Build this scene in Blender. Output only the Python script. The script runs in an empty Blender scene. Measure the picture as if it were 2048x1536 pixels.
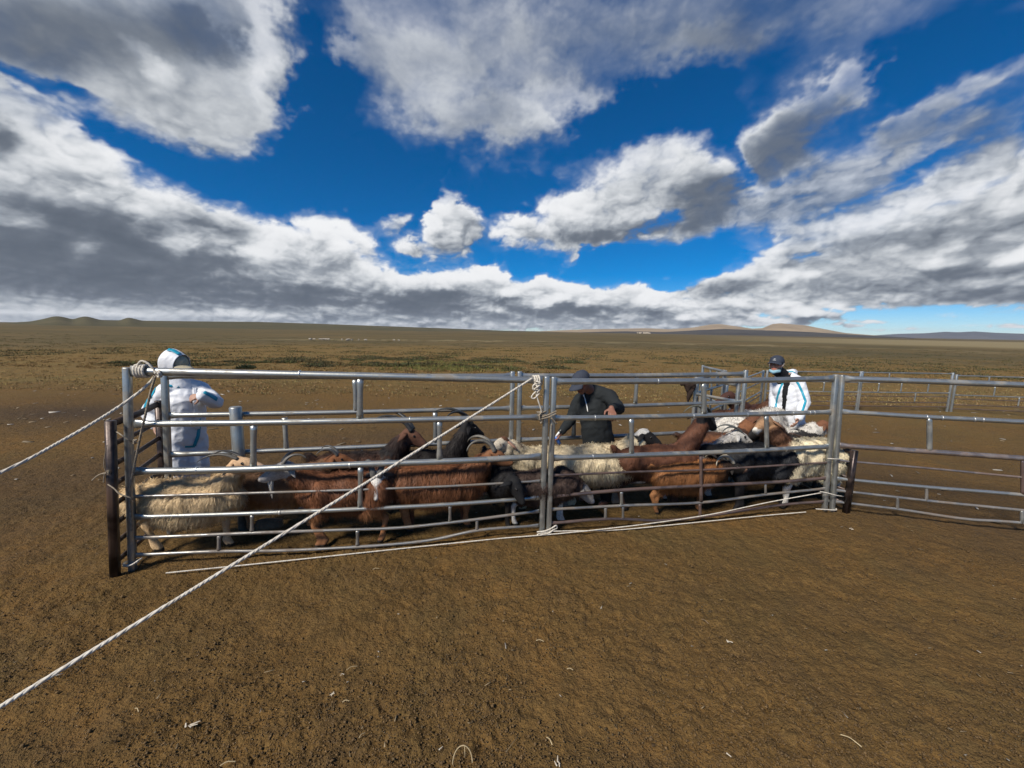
import bpy, bmesh, math, random
import numpy as np
from mathutils import Vector, Matrix
from mathutils.bvhtree import BVHTree

random.seed(7)
RNG = np.random.default_rng(7)
SC = bpy.context.scene
COL = SC.collection
rad = math.radians

# ================================================================ camera, sky light, sun, exposure
F_PX, CX, CY = 800.0, 1024.0, 768.0            # focal length and centre of the 2048 x 1536 frame
PITCH, ROLL, EYE = rad(7.6), rad(1.0), 1.95
cam_d = bpy.data.cameras.new('camera')
cam = bpy.data.objects.new('camera', cam_d)
COL.objects.link(cam)
cam_d.sensor_fit = 'HORIZONTAL'
cam_d.sensor_width = 36.0
cam_d.lens = F_PX / 2048 * 36.0
cam_d.clip_start = 0.05
cam_d.clip_end = 60000
CAM_R = Matrix.Rotation(rad(90) - PITCH, 3, 'X') @ Matrix.Rotation(ROLL, 3, 'Z')
cam.matrix_world = Matrix.Translation((0, 0, EYE)) @ CAM_R.to_4x4()
SC.camera = cam

SUN_EL, SUN_AZ = rad(45), rad(-137)             # azimuth clockwise from the view direction: behind the camera's left shoulder
world = bpy.data.worlds.new('World')
SC.world = world
world.use_nodes = True
wn = world.node_tree
bg = wn.nodes['Background']
sky = wn.nodes.new('ShaderNodeTexSky')
sky.sky_type = 'NISHITA'
sky.sun_disc = False
sky.sun_elevation = SUN_EL
sky.sun_rotation = SUN_AZ
sky.altitude = 3000
sky.air_density = 1.0
sky.dust_density = 0.0
sky.ozone_density = 6.0
hs = wn.nodes.new('ShaderNodeHueSaturation')
hs.inputs['Saturation'].default_value = 1.42
wn.links.new(sky.outputs[0], hs.inputs['Color'])
wn.links.new(hs.outputs[0], bg.inputs[0])
bg.inputs[1].default_value = 0.064

sun_d = bpy.data.lights.new('sun', 'SUN')
sun_d.energy = 3.7
sun_d.angle = rad(12)                          # the sun behind thin cloud: soft shadows
sun_d.color = (1.0, 0.93, 0.82)
sun = bpy.data.objects.new('sun', sun_d)
COL.objects.link(sun)
SUN_DIR = Vector((math.sin(SUN_AZ) * math.cos(SUN_EL), math.cos(SUN_AZ) * math.cos(SUN_EL), math.sin(SUN_EL)))
sun.rotation_euler = SUN_DIR.to_track_quat('Z', 'Y').to_euler()
SC.view_settings.view_transform = 'Standard'
SC.view_settings.look = 'None'
SC.view_settings.gamma = 1
SC.view_settings.use_curve_mapping = False
SC.view_settings.exposure = 0.62
SC.render.engine = 'CYCLES'
SC.cycles.use_denoising = True
SC.cycles.max_bounces = 6
SC.cycles.transparent_max_bounces = 12
SC.cycles.diffuse_bounces = 3
SC.cycles.glossy_bounces = 3

# ================================================================ small helpers
def ray(u, v):
    d = CAM_R @ Vector(((u - CX) / F_PX, -(v - CY) / F_PX, -1.0))
    return d
EYE_P = Vector((0, 0, EYE))
def G(u, v, z=0.0):
    """the point of the level z seen at picture position u, v"""
    d = ray(u, v)
    return EYE_P + d * ((z - EYE) / d.z)
def AT(u, v, Y):
    d = ray(u, v)
    return EYE_P + d * (Y / d.y)
def ONLINE(u, v, a, b):
    """the point of the upright plane through ground points a, b"""
    n = Vector((-(b.y - a.y), b.x - a.x, 0))
    d = ray(u, v)
    return EYE_P + d * (n.dot(a - EYE_P) / n.dot(d))
def dir_to_px(X, Y, Z):
    cp, sp = math.cos(PITCH), math.sin(PITCH)
    yr = Y * sp + Z * cp
    d = np.maximum(Y * cp - Z * sp, 0.05)
    xr = X / d; yr = yr / d
    c, s = math.cos(ROLL), math.sin(ROLL)
    return CX + (c * xr + s * yr) * F_PX, CY - (-s * xr + c * yr) * F_PX

def lin(r, g, b):
    """display value 0-255 to linear"""
    f = lambda c: (c / 255 / 12.92) if c / 255 <= 0.04045 else ((c / 255 + 0.055) / 1.055) ** 2.4
    return (f(r), f(g), f(b))

def link(o, parent=None):
    COL.objects.link(o)
    if parent is not None:
        o.parent = parent
    return o
def tag(o, label=None, cat=None, group=None, kind=None):
    if label: o['label'] = label
    if cat: o['category'] = cat
    if group: o['group'] = group
    if kind: o['kind'] = kind
    return o
def thing(name, label, cat, loc=(0, 0, 0), rz=0.0, group=None):
    o = bpy.data.objects.new(name, None)
    o.empty_display_size = 0.1
    o.location = loc
    o.rotation_euler = (0, 0, rz)
    link(o)
    return tag(o, label, cat, group)
def mesh_obj(name, verts, faces, mat, parent=None, smooth=True, col=None, loc=None):
    me = bpy.data.meshes.new(name)
    if isinstance(verts, np.ndarray) and isinstance(faces, np.ndarray):
        fast_mesh(me, verts, faces)
    else:
        me.from_pydata([tuple(v) for v in verts], [], [tuple(f) for f in faces])
    me.update()
    if smooth and len(me.polygons):
        me.polygons.foreach_set('use_smooth', np.ones(len(me.polygons), bool))
    if col is not None:
        set_col(me, col)
    me.materials.append(mat)
    o = bpy.data.objects.new(name, me)
    if loc is not None:
        o.location = loc
    return link(o, parent)
def fast_mesh(me, verts, faces):
    nf, k = faces.shape
    me.vertices.add(len(verts))
    me.vertices.foreach_set('co', np.asarray(verts, np.float32).ravel())
    me.loops.add(nf * k)
    me.loops.foreach_set('vertex_index', np.asarray(faces, np.int32).ravel())
    me.polygons.add(nf)
    me.polygons.foreach_set('loop_start', np.arange(0, nf * k, k, dtype=np.int32))
    me.update(calc_edges=True)
    me.validate(verbose=False)
def set_col(me, col, name='Col'):
    a = me.attributes.new(name, 'FLOAT_COLOR', 'POINT')
    c = np.ones((len(me.vertices), 4), np.float32)
    c[:, :3] = col
    a.data.foreach_set('color', c.ravel())
def set_val(me, val, name):
    a = me.attributes.new(name, 'FLOAT', 'POINT')
    a.data.foreach_set('value', np.asarray(val, np.float32).ravel())

class MB:
    """collects shapes of one mesh"""
    def __init__(self):
        self.v = []; self.f = []; self.c = []
        self.cc = None
    def add(self, vs, fs):
        n = len(self.v)
        self.v += [tuple(v) for v in vs]
        self.f += [tuple(i + n for i in f) for f in fs]
        if self.cc is not None:
            self.c += [self.cc] * len(vs)
    def build(self, name, mat, parent=None, smooth=True, loc=None):
        return mesh_obj(name, self.v, self.f, mat, parent, smooth, self.c if self.c else None, loc)
    def box(self, c, s, R=None):
        R = R or Matrix.Identity(3)
        c = Vector(c)
        p = [c + R @ Vector((x * s[0] / 2, y * s[1] / 2, z * s[2] / 2)) for x in (-1, 1) for y in (-1, 1) for z in (-1, 1)]
        self.add(p, [(0, 1, 3, 2), (4, 6, 7, 5), (0, 4, 5, 1), (2, 3, 7, 6), (0, 2, 6, 4), (1, 5, 7, 3)])
    def sweep(self, pts, rads, seg=10, up=None, square=0.0, cap=True):
        """tube along pts; rads: one radius or (side, up) pair per point"""
        pts = [Vector(p) for p in pts]
        n = len(pts)
        rings = []
        prev = None
        for i, p in enumerate(pts):
            t = (pts[min(i + 1, n - 1)] - pts[max(i - 1, 0)])
            if t.length < 1e-9: t = Vector((0, 0, 1))
            t.normalize()
            if up is not None:
                side = t.cross(up)
                if side.length < 1e-5: side = t.orthogonal()
            elif prev is None:
                side = t.orthogonal()
            else:
                side = prev - t * prev.dot(t)
                if side.length < 1e-5: side = t.orthogonal()
            side.normalize()
            prev = side
            w = side.cross(t) if up is not None else t.cross(side)
            r = rads[i] if isinstance(rads, (list, tuple)) else rads
            ra, rb = r if isinstance(r, (list, tuple)) else (r, r)
            ring = []
            for k in range(seg):
                a = 2 * math.pi * (k + 0.5) / seg
                ca, sa = math.cos(a), math.sin(a)
                if square:
                    m = max(abs(ca), abs(sa)); q = 1 + (1 / m - 1) * square
                    ca *= q; sa *= q
                ring.append(p + side * (ca * ra) + w * (sa * rb))
            rings.append(ring)
        vs = [v for r in rings for v in r]
        fs = []
        for i in range(n - 1):
            for k in range(seg):
                a = i * seg + k; b = i * seg + (k + 1) % seg
                fs.append((a, b, b + seg, a + seg))
        if cap:
            fs.append(tuple(range(seg - 1, -1, -1)))
            fs.append(tuple((n - 1) * seg + k for k in range(seg)))
        self.add(vs, fs)
    def ball(self, c, r, R=None, rings=8, seg=12):
        R = R or Matrix.Identity(3)
        c = Vector(c)
        if not isinstance(r, (list, tuple)): r = (r, r, r)
        vs = [c + R @ Vector((0, 0, r[2]))]
        for i in range(1, rings):
            a = math.pi * i / rings
            for k in range(seg):
                b = 2 * math.pi * k / seg
                vs.append(c + R @ Vector((r[0] * math.sin(a) * math.cos(b), r[1] * math.sin(a) * math.sin(b), r[2] * math.cos(a))))
        vs.append(c + R @ Vector((0, 0, -r[2])))
        fs = []
        for k in range(seg):
            fs.append((0, 1 + k, 1 + (k + 1) % seg))
            e = len(vs) - 1; s0 = 1 + (rings - 2) * seg
            fs.append((e, s0 + (k + 1) % seg, s0 + k))
        for i in range(rings - 2):
            for k in range(seg):
                a = 1 + i * seg + k; b = 1 + i * seg + (k + 1) % seg
                fs.append((a, a + seg, b + seg, b))
        self.add(vs, fs)
    def cone(self, p0, r0, p1, r1, seg=12, flat=None):
        """round-ended limb; flat = (axis, factor) squeezes it"""
        p0, p1 = Vector(p0), Vector(p1)
        t = p1 - p0
        L = max(t.length, 1e-6); t = t / L
        a = t.orthogonal().normalized(); b = t.cross(a)
        rings = []
        for k in range(4):
            an = -math.pi / 2 + (k + 0.35) * (math.pi / 2) / 4
            rings.append((p0 + t * (math.sin(an) * r0), r0 * math.cos(an)))
        m = max(1, int(L / max(r0, r1, 0.01)))
        for k in range(m + 1):
            f = k / m
            rings.append((p0 + t * (L * f), r0 + (r1 - r0) * f))
        for k in range(4):
            an = (k + 0.65) * (math.pi / 2) / 4
            rings.append((p1 + t * (math.sin(an) * r1), r1 * math.cos(an)))
        vs = []
        for (c, r) in rings:
            for k in range(seg):
                an = 2 * math.pi * k / seg
                o = a * (math.cos(an) * r) + b * (math.sin(an) * r)
                if flat:
                    ax, fa = flat
                    o -= ax * (o.dot(ax) * (1 - fa))
                vs.append(c + o)
        fs = []
        n = len(rings)
        for i in range(n - 1):
            for k in range(seg):
                x = i * seg + k; y = i * seg + (k + 1) % seg
                fs.append((x, y, y + seg, x + seg))
        fs.append(tuple(range(seg - 1, -1, -1)))
        fs.append(tuple((n - 1) * seg + k for k in range(seg)))
        self.add(vs, fs)

def fuse(mb, voxel, smooth=4):
    """one continuous skin round all the shapes: returns verts, quads"""
    me = bpy.data.meshes.new('tmp')
    me.from_pydata(mb.v, [], mb.f)
    o = bpy.data.objects.new('tmp', me)
    COL.objects.link(o)
    m = o.modifiers.new('r', 'REMESH'); m.mode = 'VOXEL'; m.voxel_size = voxel; m.adaptivity = 0
    s = o.modifiers.new('s', 'SMOOTH'); s.iterations = smooth; s.factor = 0.5
    dg = bpy.context.evaluated_depsgraph_get()
    ev = o.evaluated_get(dg)
    em = ev.to_mesh()
    v = np.empty(len(em.vertices) * 3, np.float32); em.vertices.foreach_get('co', v); v = v.reshape(-1, 3)
    f = np.array([tuple(p.vertices) if len(p.vertices) == 4 else tuple(p.vertices) + (p.vertices[-1],) for p in em.polygons], np.int32)
    nrm = np.empty(len(em.vertices) * 3, np.float32); em.vertices.foreach_get('normal', nrm)
    ev.to_mesh_clear()
    bpy.data.objects.remove(o); bpy.data.meshes.remove(me)
    return v, f, nrm.reshape(-1, 3)
def normals_of(v, f):
    n = np.zeros_like(v)
    fn = np.cross(v[f[:, 2]] - v[f[:, 0]], v[f[:, 3]] - v[f[:, 1]])
    for k in range(4):
        np.add.at(n, f[:, k], fn)
    return n / np.maximum(np.linalg.norm(n, axis=1, keepdims=True), 1e-9)

def catmull(pts, n=8):
    pts = [Vector(p) for p in pts]
    out = []
    P = [pts[0] * 2 - pts[1]] + pts + [pts[-1] * 2 - pts[-2]]
    for i in range(1, len(P) - 2):
        a, b, c, d = P[i - 1], P[i], P[i + 1], P[i + 2]
        for k in range(n):
            t = k / n
            out.append(0.5 * ((2 * b) + (c - a) * t + (2 * a - 5 * b + 4 * c - d) * t * t + (3 * b - a - 3 * c + d) * t ** 3))
    out.append(pts[-1])
    return out
# ---------------------------------------------------------------- noise helpers (numpy)
def _hash2(ix, iy, seed):
    h = (ix.astype(np.int64) * 374761393 + iy.astype(np.int64) * 668265263 + seed * 2246822519) & 0xFFFFFFFF
    h = ((h ^ (h >> 13)) * 1274126177) & 0xFFFFFFFF
    return ((h ^ (h >> 16)) & 0xFFFF).astype(np.float32) * np.float32(2 * math.pi / 65536.0)

def perlin(x, y, seed=0):
    x = np.asarray(x, np.float32); y = np.asarray(y, np.float32)
    x0 = np.floor(x); y0 = np.floor(y)
    fx = x - x0; fy = y - y0
    ix = x0.astype(np.int64); iy = y0.astype(np.int64)
    def g(dx, dy):
        a = _hash2(ix + dx, iy + dy, seed)
        return np.cos(a) * (fx - dx) + np.sin(a) * (fy - dy)
    u = fx * fx * fx * (fx * (fx * 6 - 15) + 10)
    v = fy * fy * fy * (fy * (fy * 6 - 15) + 10)
    a = g(0, 0); b = g(1, 0); c = g(0, 1); d = g(1, 1)
    return ((a + (b - a) * u) + ((c + (d - c) * u) - (a + (b - a) * u)) * v) * 1.5

def fbm(x, y, octv=6, seed=0, gain=0.5, lac=2.03):
    s = 0; a = 1.0; n = 0
    for o in range(octv):
        s = s + a * perlin(x, y, seed + o * 17); n += a
        x = x * lac + 13.7; y = y * lac - 7.1; a *= gain
    return s / n

def billow(x, y, octv=6, seed=0, gain=0.5, lac=2.1):
    s = 0; a = 1.0; n = 0
    for o in range(octv):
        s = s + a * (2.4 * np.abs(perlin(x, y, seed + o * 31))); n += a
        x = x * lac + 5.3; y = y * lac + 9.2; a *= gain
    return s / n

def sstep(a, b, x):
    t = np.clip((x - a) / (b - a), 0, 1)
    return t * t * (3 - 2 * t)
# (u, v, ru, rv, angle deg, amount)   coverage strokes: where the clouds of this sky stand
COV = [
 # big upper-left cloud
 (120,30,400,140,0,1.3),(380,130,190,140,30,1.1),(470,80,120,190,-8,1.2),(440,240,80,60,35,0.9),(250,150,200,80,25,.9),(-150,40,220,120,0,1.2),
 # left bank
 (20,330,150,140,30,1.2),(200,440,240,110,28,1.3),(120,520,360,110,5,1.5),(380,490,150,85,22,1.2),(540,510,150,66,12,1.2),(680,525,110,62,20,1.1),
 (300,590,420,60,3,1.5),(700,600,260,48,5,1.3),(800,585,70,35,10,.8),(-100,480,160,220,0,1.3),(620,450,90,26,-5,.7),(140,280,120,60,30,.8),
 # veil at top centre
 (880,50,210,130,0,.95),(850,170,160,90,25,.85),(1090,215,110,62,-10,1.0),(960,240,130,45,0,.7),(1130,80,170,100,0,.75),
 (1500,20,260,80,-8,.95),(1400,100,120,44,-20,.65),(690,40,50,100,0,.3),
 # middle cumulus
 (1350,330,82,64,-25,1.5),(1400,385,84,52,10,1.45),(1240,400,110,58,-28,1.5),(1130,445,84,56,-15,1.45),(1025,465,44,34,0,1.3),(1080,500,70,26,0,.7),(1350,462,70,20,-5,.8),(1180,470,80,26,-5,.8),
 (888,415,28,50,-8,1.45),(915,455,50,42,0,1.4),(820,490,34,22,20,1.0),(860,500,50,20,10,.7),(785,440,36,20,-10,1.0),(1140,522,28,14,-25,1.0),(1280,285,40,18,-25,.5),(1190,330,70,24,-20,.5),
 # upper right cloud
 (1705,155,62,50,-30,1.5),(1620,225,120,56,-36,1.5),(1535,295,66,42,-36,1.2),
 # right streaks
 (1700,330,260,50,-22,.95),(1600,400,190,54,-15,1.0),(1820,240,80,46,-30,.9),(1990,250,130,50,-25,.95),(1980,320,130,30,-22,.8),(1900,190,170,26,-20,.75),(2000,140,120,30,-22,.7),(1960,60,120,30,-20,.4),(1560,340,70,44,-20,.7),(1780,400,150,30,-18,.7),
 (1700,465,210,44,-14,1.05),(1900,430,210,56,-17,1.15),(2060,390,140,70,-17,1.2),(1860,530,220,56,-8,1.15),(2060,545,150,54,-8,1.3),(1660,550,150,36,-6,1.0),(1930,588,170,22,-5,1.1),(1580,590,140,26,-4,.9),
 (1440,568,80,18,-8,1.1),(1530,530,70,16,-20,.7),
 # horizon bank
 (920,560,80,28,0,1.35),(985,555,40,18,0,1.1),(1010,600,110,30,0,1.2),(1100,570,32,22,0,1.35),(1140,582,40,20,0,1.1),(1190,606,110,24,0,1.2),(1268,580,26,20,0,1.2),(1000,625,260,32,0,1.5),(1340,615,130,28,0,1.0),(1240,640,200,18,0,.9),
 (1500,612,100,16,0,.75),(1620,602,120,15,-4,.7),(1400,640,120,11,0,.7),(1340,656,130,8,0,.7),(1640,632,40,7,0,.9),(1530,643,36,6,0,.9),(1585,650,30,5,0,.9),(1900,634,40,6,0,.9),(1740,642,40,4,0,.7),(2010,651,70,4,0,.7),(1480,660,80,3,0,.6),(1800,658,90,3,0,.6),(1690,652,40,4,0,.6),
]
GAP = [
 (620,260,50,190,8,1.0),(330,318,200,20,27,1.0),(70,165,110,15,20,1.0),(650,350,200,40,10,1.0),(1300,215,150,50,-20,1.0),(1250,525,150,26,0,.9),(740,400,60,40,0,.8),(1870,110,250,50,-15,.9),(1440,500,60,22,-5,.7),(1330,572,44,12,-4,.7),(1045,538,26,16,0,.6),(1860,630,200,12,0,.5),(1440,230,40,60,0,.5),(1000,400,60,60,0,.6),(1060,500,60,26,0,.6),(1480,330,14,40,-20,.4),
 (1560,370,90,10,-18,.35),(1760,390,120,9,-20,.4),(1690,428,130,8,-14,.25),(1860,320,120,8,-24,.35),(1980,370,110,9,-20,.35),(1600,512,90,9,-10,.4),(1560,590,90,8,-5,.4),
]
# (u, v, ru, rv, angle, light)  + the sun comes through, - thick cloud
TON = [
 (150,60,260,70,5,-.40),(330,190,160,40,20,-.10),(525,60,42,120,5,.42),(290,120,60,22,35,.24),(330,160,40,24,30,.14),(470,200,70,60,0,.10),(400,70,70,40,30,-.30),(60,120,100,30,10,-.1),
 (160,290,190,45,27,.34),(40,330,90,30,10,.15),(0,285,36,34,30,-.45),(300,400,120,24,24,.12),(200,440,130,36,18,-.26),(120,505,280,70,5,-.44),(380,500,90,26,8,-.16),(360,485,42,18,-5,.45),(450,525,80,16,0,-.22),(410,430,80,26,15,-.18),(60,420,80,22,10,-.15),
 (620,452,110,28,10,.42),(530,500,40,30,0,.3),(720,500,90,24,25,.25),(620,545,90,20,10,.1),(320,575,330,36,2,-.34),(680,606,230,26,3,-.26),(200,626,220,8,0,.3),(490,626,60,8,0,.3),(760,540,50,20,10,.2),
 (880,70,160,90,0,.10),(1100,215,70,40,0,.30),(1450,40,260,80,0,-.24),(880,190,90,40,0,.18),
 (1300,315,120,44,-28,.34),(1120,420,70,34,-10,.34),(1420,395,70,36,-20,-.34),(1230,420,90,24,-25,.12),(1260,462,130,16,-8,-.24),(1360,455,80,22,-10,-.30),(1180,480,80,14,0,-.14),(875,415,26,50,-10,.34),(955,475,36,30,0,-.2),(785,445,40,24,0,-.22),(1020,460,30,24,0,.25),(810,480,26,16,0,.2),(870,505,50,14,0,-.2),
 (1710,130,64,26,-28,.50),(1590,265,120,46,-38,-.40),(1300,285,60,30,-20,-.2),
 (1820,250,90,36,-25,-.14),(2000,260,120,50,-25,-.20),(1650,400,170,30,-15,.05),(1900,400,220,22,-17,.34),(1960,455,170,18,-15,-.24),(1700,445,130,16,-14,.22),(1720,490,150,16,-12,-.10),(2050,410,90,26,-17,.30),(1950,548,180,18,-8,-.26),(2040,505,70,15,-20,.45),(1990,588,180,15,-5,-.34),(1880,530,60,10,-10,.25),(1700,570,120,16,0,-.14),(1440,575,80,18,-8,-.40),(1600,545,50,9,0,.3),(1560,560,30,8,0,.3),
 (925,545,80,14,0,.45),(1000,552,40,12,0,.35),(1105,558,34,14,0,.45),(1150,574,30,10,0,.25),(1270,568,20,8,0,.3),(860,608,80,30,0,-.26),(1050,622,190,18,0,-.16),(1250,616,110,16,0,-.08),(1150,645,280,10,0,-.10),(1340,605,60,14,0,.3),(1500,612,130,16,0,.12),(1640,630,40,6,0,.4),(1530,642,36,6,0,.4),(1900,632,40,5,0,.3),(1100,600,30,12,0,.25),
]
# thin cloud that the blue shows through
THIN = [(900,90,290,190,0,.30),(1430,60,330,140,-5,.40),(1790,290,330,120,-22,.42),(1620,400,170,60,-15,.30),(1900,190,200,40,-20,.5),(1240,310,120,40,-20,.5),(80,220,90,40,20,.35)]
_r = random.Random(11)
for _k in range(64):                                # rows of small cumulus along the horizon, each with a lit head and a grey base
    _u = _r.uniform(560, 1720); _f = _r.random()
    _v = 661 + .01745 * (_u - 1024) - (8 + 74 * _f ** 1.3) * (1.0 if _u < 1300 else .72)
    _w = (7 + 30 * _f) * _r.uniform(.7, 1.4); _h = _w * _r.uniform(.42, .62)
    COV.append((_u, _v, _w, _h, _r.uniform(-8, 4), .42))
    TON.append((_u - _w * .12, _v - _h * .55, _w * .75, _h * .55, 0, .26 if _u > 800 else .16))
    TON.append((_u + _w * .15, _v + _h * .65, _w * .95, _h * .45, 0, -.22))
def strokes(lst, pu, pv, front):
    out = np.zeros_like(pu)
    for (cu, cv, ru, rv, an, am) in lst:
        a = math.radians(an); c, s = math.cos(a), math.sin(a)
        du = pu - cu; dv = pv - cv
        p = (du * c + dv * s) / ru; q = (-du * s + dv * c) / rv
        r2 = p * p + q * q
        out += am * np.exp(-r2 * r2 * 0.5 - 0.22 * r2) * front
    return out

def cloud_fields(X, Y, Z, dir_to_px, A, E):
    zz = np.maximum(Z, -0.02) + 0.085
    qx = X / zz; qy = Y / zz                       # a flat cloud layer overhead: shrinks and lines up towards the horizon
    wx = fbm(qx * 1.1, qy * 1.1, 4, 3); wy = fbm(qx * 1.1 + 40, qy * 1.1, 4, 5)
    ax = A * 9.0; ae = E * 11.0                   # towers seen from the side
    wa = fbm(ax * 1.3, ae * 1.6, 5, 21); wb = fbm(ax * 1.3 + 9, ae * 1.6 + 4, 5, 22)
    wc = fbm(ax * 6, ae * 7, 4, 121); wd = fbm(ax * 6 + 9, ae * 7 + 4, 4, 122)
    pu, pv = dir_to_px(X, Y, Z)
    front = (Y > 0.15).astype(np.float32)
    lowk = sstep(0.50, 0.20, E)                     # low in the sky the towers show their sides
    hi = np.clip(E / 0.5, 0, 1)
    du = wa * 60 * (0.30 + hi) + wc * 16 * (.3 + hi); dv = wb * 42 * (0.14 + hi) + wd * 12 * (.15 + hi)
    PU, PV = pu + du, pv + dv
    cov = np.minimum(strokes(COV, PU, PV, front), 1.45) - strokes(GAP, PU, PV, front)
    generic = fbm(qx * .55 + 3, qy * .55, 3, 77) * 1.6 + 0.25
    inside = sstep(2500, 2150, np.abs(pu - 1024) + 1024) * sstep(-420, -120, pv) * front
    cov = cov * inside + generic * (1 - inside)
    n_lay = fbm(qx * 1.4 + wx * .6, qy * 1.4 + wy * .6, 7, 11, .47)
    n_str = fbm(qx * 2.6 + wx * .35, qy * .70 + wy * .5, 6, 91, .47)
    # heaped lumps, larger overhead than at the horizon
    far = sstep(.16, .04, E)
    b1 = billow(ax * 1.05 + wa * .7, ae * 1.45 + wb * .7, 5, 47, .42)
    b2 = billow(ax * 2.4 + wa * .7, ae * 3.4 + wb * .7, 4, 41, .42)
    b3 = billow(ax * 5.2 + wa, ae * 8.0 + wb, 3, 241, .42)
    lump = b1 * (1 - far) + (b2 * .85 + b3 * .55) * far * 1.15 + b2 * .35 * (1 - far)
    lump = lump - lump.mean()
    n_fine = fbm(ax * 9 + wa, ae * 10 + wb, 4, 61, .48)
    right = sstep(1250, 1700, pu)
    nz = (n_lay * .85 + n_str * (.55 + .55 * right)) * (1 - lowk * .70) + lump * (0.18 + .55 * lowk) + n_fine * .05
    D = cov * 0.95 - 0.46 + nz * 0.60
    soft = 0.42 + 0.78 * sstep(0.08, 0.5, E)
    dens = sstep(0.0, 1.0, D / soft)
    wisp = sstep(-.45, .5, D + n_str * .30 + n_lay * .15) * .30 * inside     # thin veil that runs out from the edges
    dens = 1 - (1 - dens) * (1 - wisp)
    thin = np.clip(strokes(THIN, PU, PV, front), 0, .62) * inside
    dens = dens * (1 - thin * (1 - 0.70 * sstep(.25, .9, D)))
    acc = np.zeros_like(D); T = np.clip(D + .12 * lump, 0, 1.1)
    for k, st in enumerate((2, 4, 7, 11, 16, 23, 32)):      # cloud met on the way towards the sun (up and to the left)
        sh = np.roll(np.roll(T, -st, 0), int(st * .6), 1)
        acc += sh * (1.0 if k < 4 else 1.3)
    L = np.exp(-acc * 0.24)
    tone = strokes(TON, pu + du * .8, pv + dv * .8, front) * inside
    P = lump * (.16 + .22 * lowk) * np.clip(D * 1.6, 0, 1) + np.clip(D, 0, .6) * .45
    def away(st):
        return P - np.roll(np.roll(P, -st, 0), int(st * .7), 1)
    rel = (away(3) * .16 + away(7) * .20) * far + (away(8) * .22 + away(18) * .36) * (1 - far)
    band = fbm(ax * 1.3 + wa * .4, ae * 7.5 + wb * .4, 5, 401, .5)
    tex = (n_lay * .20 + n_str * .30) * (1 - .45 * lowk) + lump * .10 * lowk + n_fine * .015 + band * (.10 + .07 * far) * lowk
    light = 0.50 + 0.40 * L + tone * .98 + tex + np.clip(rel, -.16, .30) * (.4 + .6 * lowk) - 0.04 * np.clip(D, 0, 1.4)
    light = light + .10 * sstep(.10, .0, E) * (1 - light)     # paler through the air near the horizon
    light = light - thin * .14
    light = np.where(light < .30, .30 * np.exp((light - .30) / .34), light)
    light = np.where(light > .80, 1 - .20 * np.exp(-(light - .80) / .20), light)
    return np.clip(dens, 0, 1), np.clip(light, 0, 1)
# ================================================================ materials
class NT:
    def __init__(self, name, rough=0.8, metal=0.0, spec=0.5):
        self.m = bpy.data.materials.new(name)
        self.m.use_nodes = True
        self.t = self.m.node_tree
        self.p = self.t.nodes['Principled BSDF']
        self.p.inputs['Roughness'].default_value = rough
        self.p.inputs['Metallic'].default_value = metal
        self.p.inputs['Specular IOR Level'].default_value = spec
    def n(self, kind, **kw):
        o = self.t.nodes.new('ShaderNode' + kind)
        for k, v in kw.items():
            setattr(o, k, v)
        return o
    def l(self, a, b):
        self.t.links.new(a, b)
    def pos(self, obj=False):
        if obj:
            return self.n('TexCoord').outputs['Object']
        return self.n('NewGeometry').outputs['Position']
    def noise(self, vec, scale, detail=4, rough=0.55, dist=0.0):
        o = self.n('TexNoise')
        o.inputs['Scale'].default_value = scale
        o.inputs['Detail'].default_value = detail
        o.inputs['Roughness'].default_value = rough
        o.inputs['Distortion'].default_value = dist
        self.l(vec, o.inputs['Vector'])
        return o.outputs['Fac']
    def ramp(self, fac, stops):
        o = self.n('ValToRGB')
        e = o.color_ramp.elements
        while len(e) > 1: e.remove(e[-1])
        e[0].position = stops[0][0]; e[0].color = (*stops[0][1], 1) if hasattr(stops[0][1], '__len__') else (stops[0][1],) * 3 + (1,)
        for p, c in stops[1:]:
            x = e.new(p); x.color = (*c, 1) if hasattr(c, '__len__') else (c, c, c, 1)
        self.l(fac, o.inputs[0])
        return o.outputs['Color']
    def mix(self, fac, a, b, mode='MIX'):
        o = self.n('Mix', data_type='RGBA', blend_type=mode)
        for s, x in ((o.inputs[0], fac), (o.inputs[6], a), (o.inputs[7], b)):
            if hasattr(x, 'links') or hasattr(x, 'is_linked'):
                self.l(x, s)
            elif hasattr(x, '__len__'):
                s.default_value = (*x, 1)
            else:
                s.default_value = x
        return o.outputs[2]
    def math(self, op, a, b=None, clamp=False):
        o = self.n('Math', operation=op); o.use_clamp = clamp
        for s, x in ((o.inputs[0], a), (o.inputs[1], b)):
            if x is None: continue
            if hasattr(x, 'is_linked'): self.l(x, s)
            else: s.default_value = x
        return o.outputs[0]
    def attr(self, name, fac=False):
        o = self.n('Attribute', attribute_name=name)
        return o.outputs['Fac' if fac else 'Color']
    def bump(self, h, strength, dist):
        o = self.n('Bump')
        o.inputs['Strength'].default_value = strength
        o.inputs['Distance'].default_value = dist
        self.l(h, o.inputs['Height'])
        self.l(o.outputs[0], self.p.inputs['Normal'])
    def base(self, c):
        if hasattr(c, 'is_linked'): self.l(c, self.p.inputs['Base Color'])
        else: self.p.inputs['Base Color'].default_value = (*c, 1)
    def rough(self, c):
        self.l(c, self.p.inputs['Roughness'])

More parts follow.
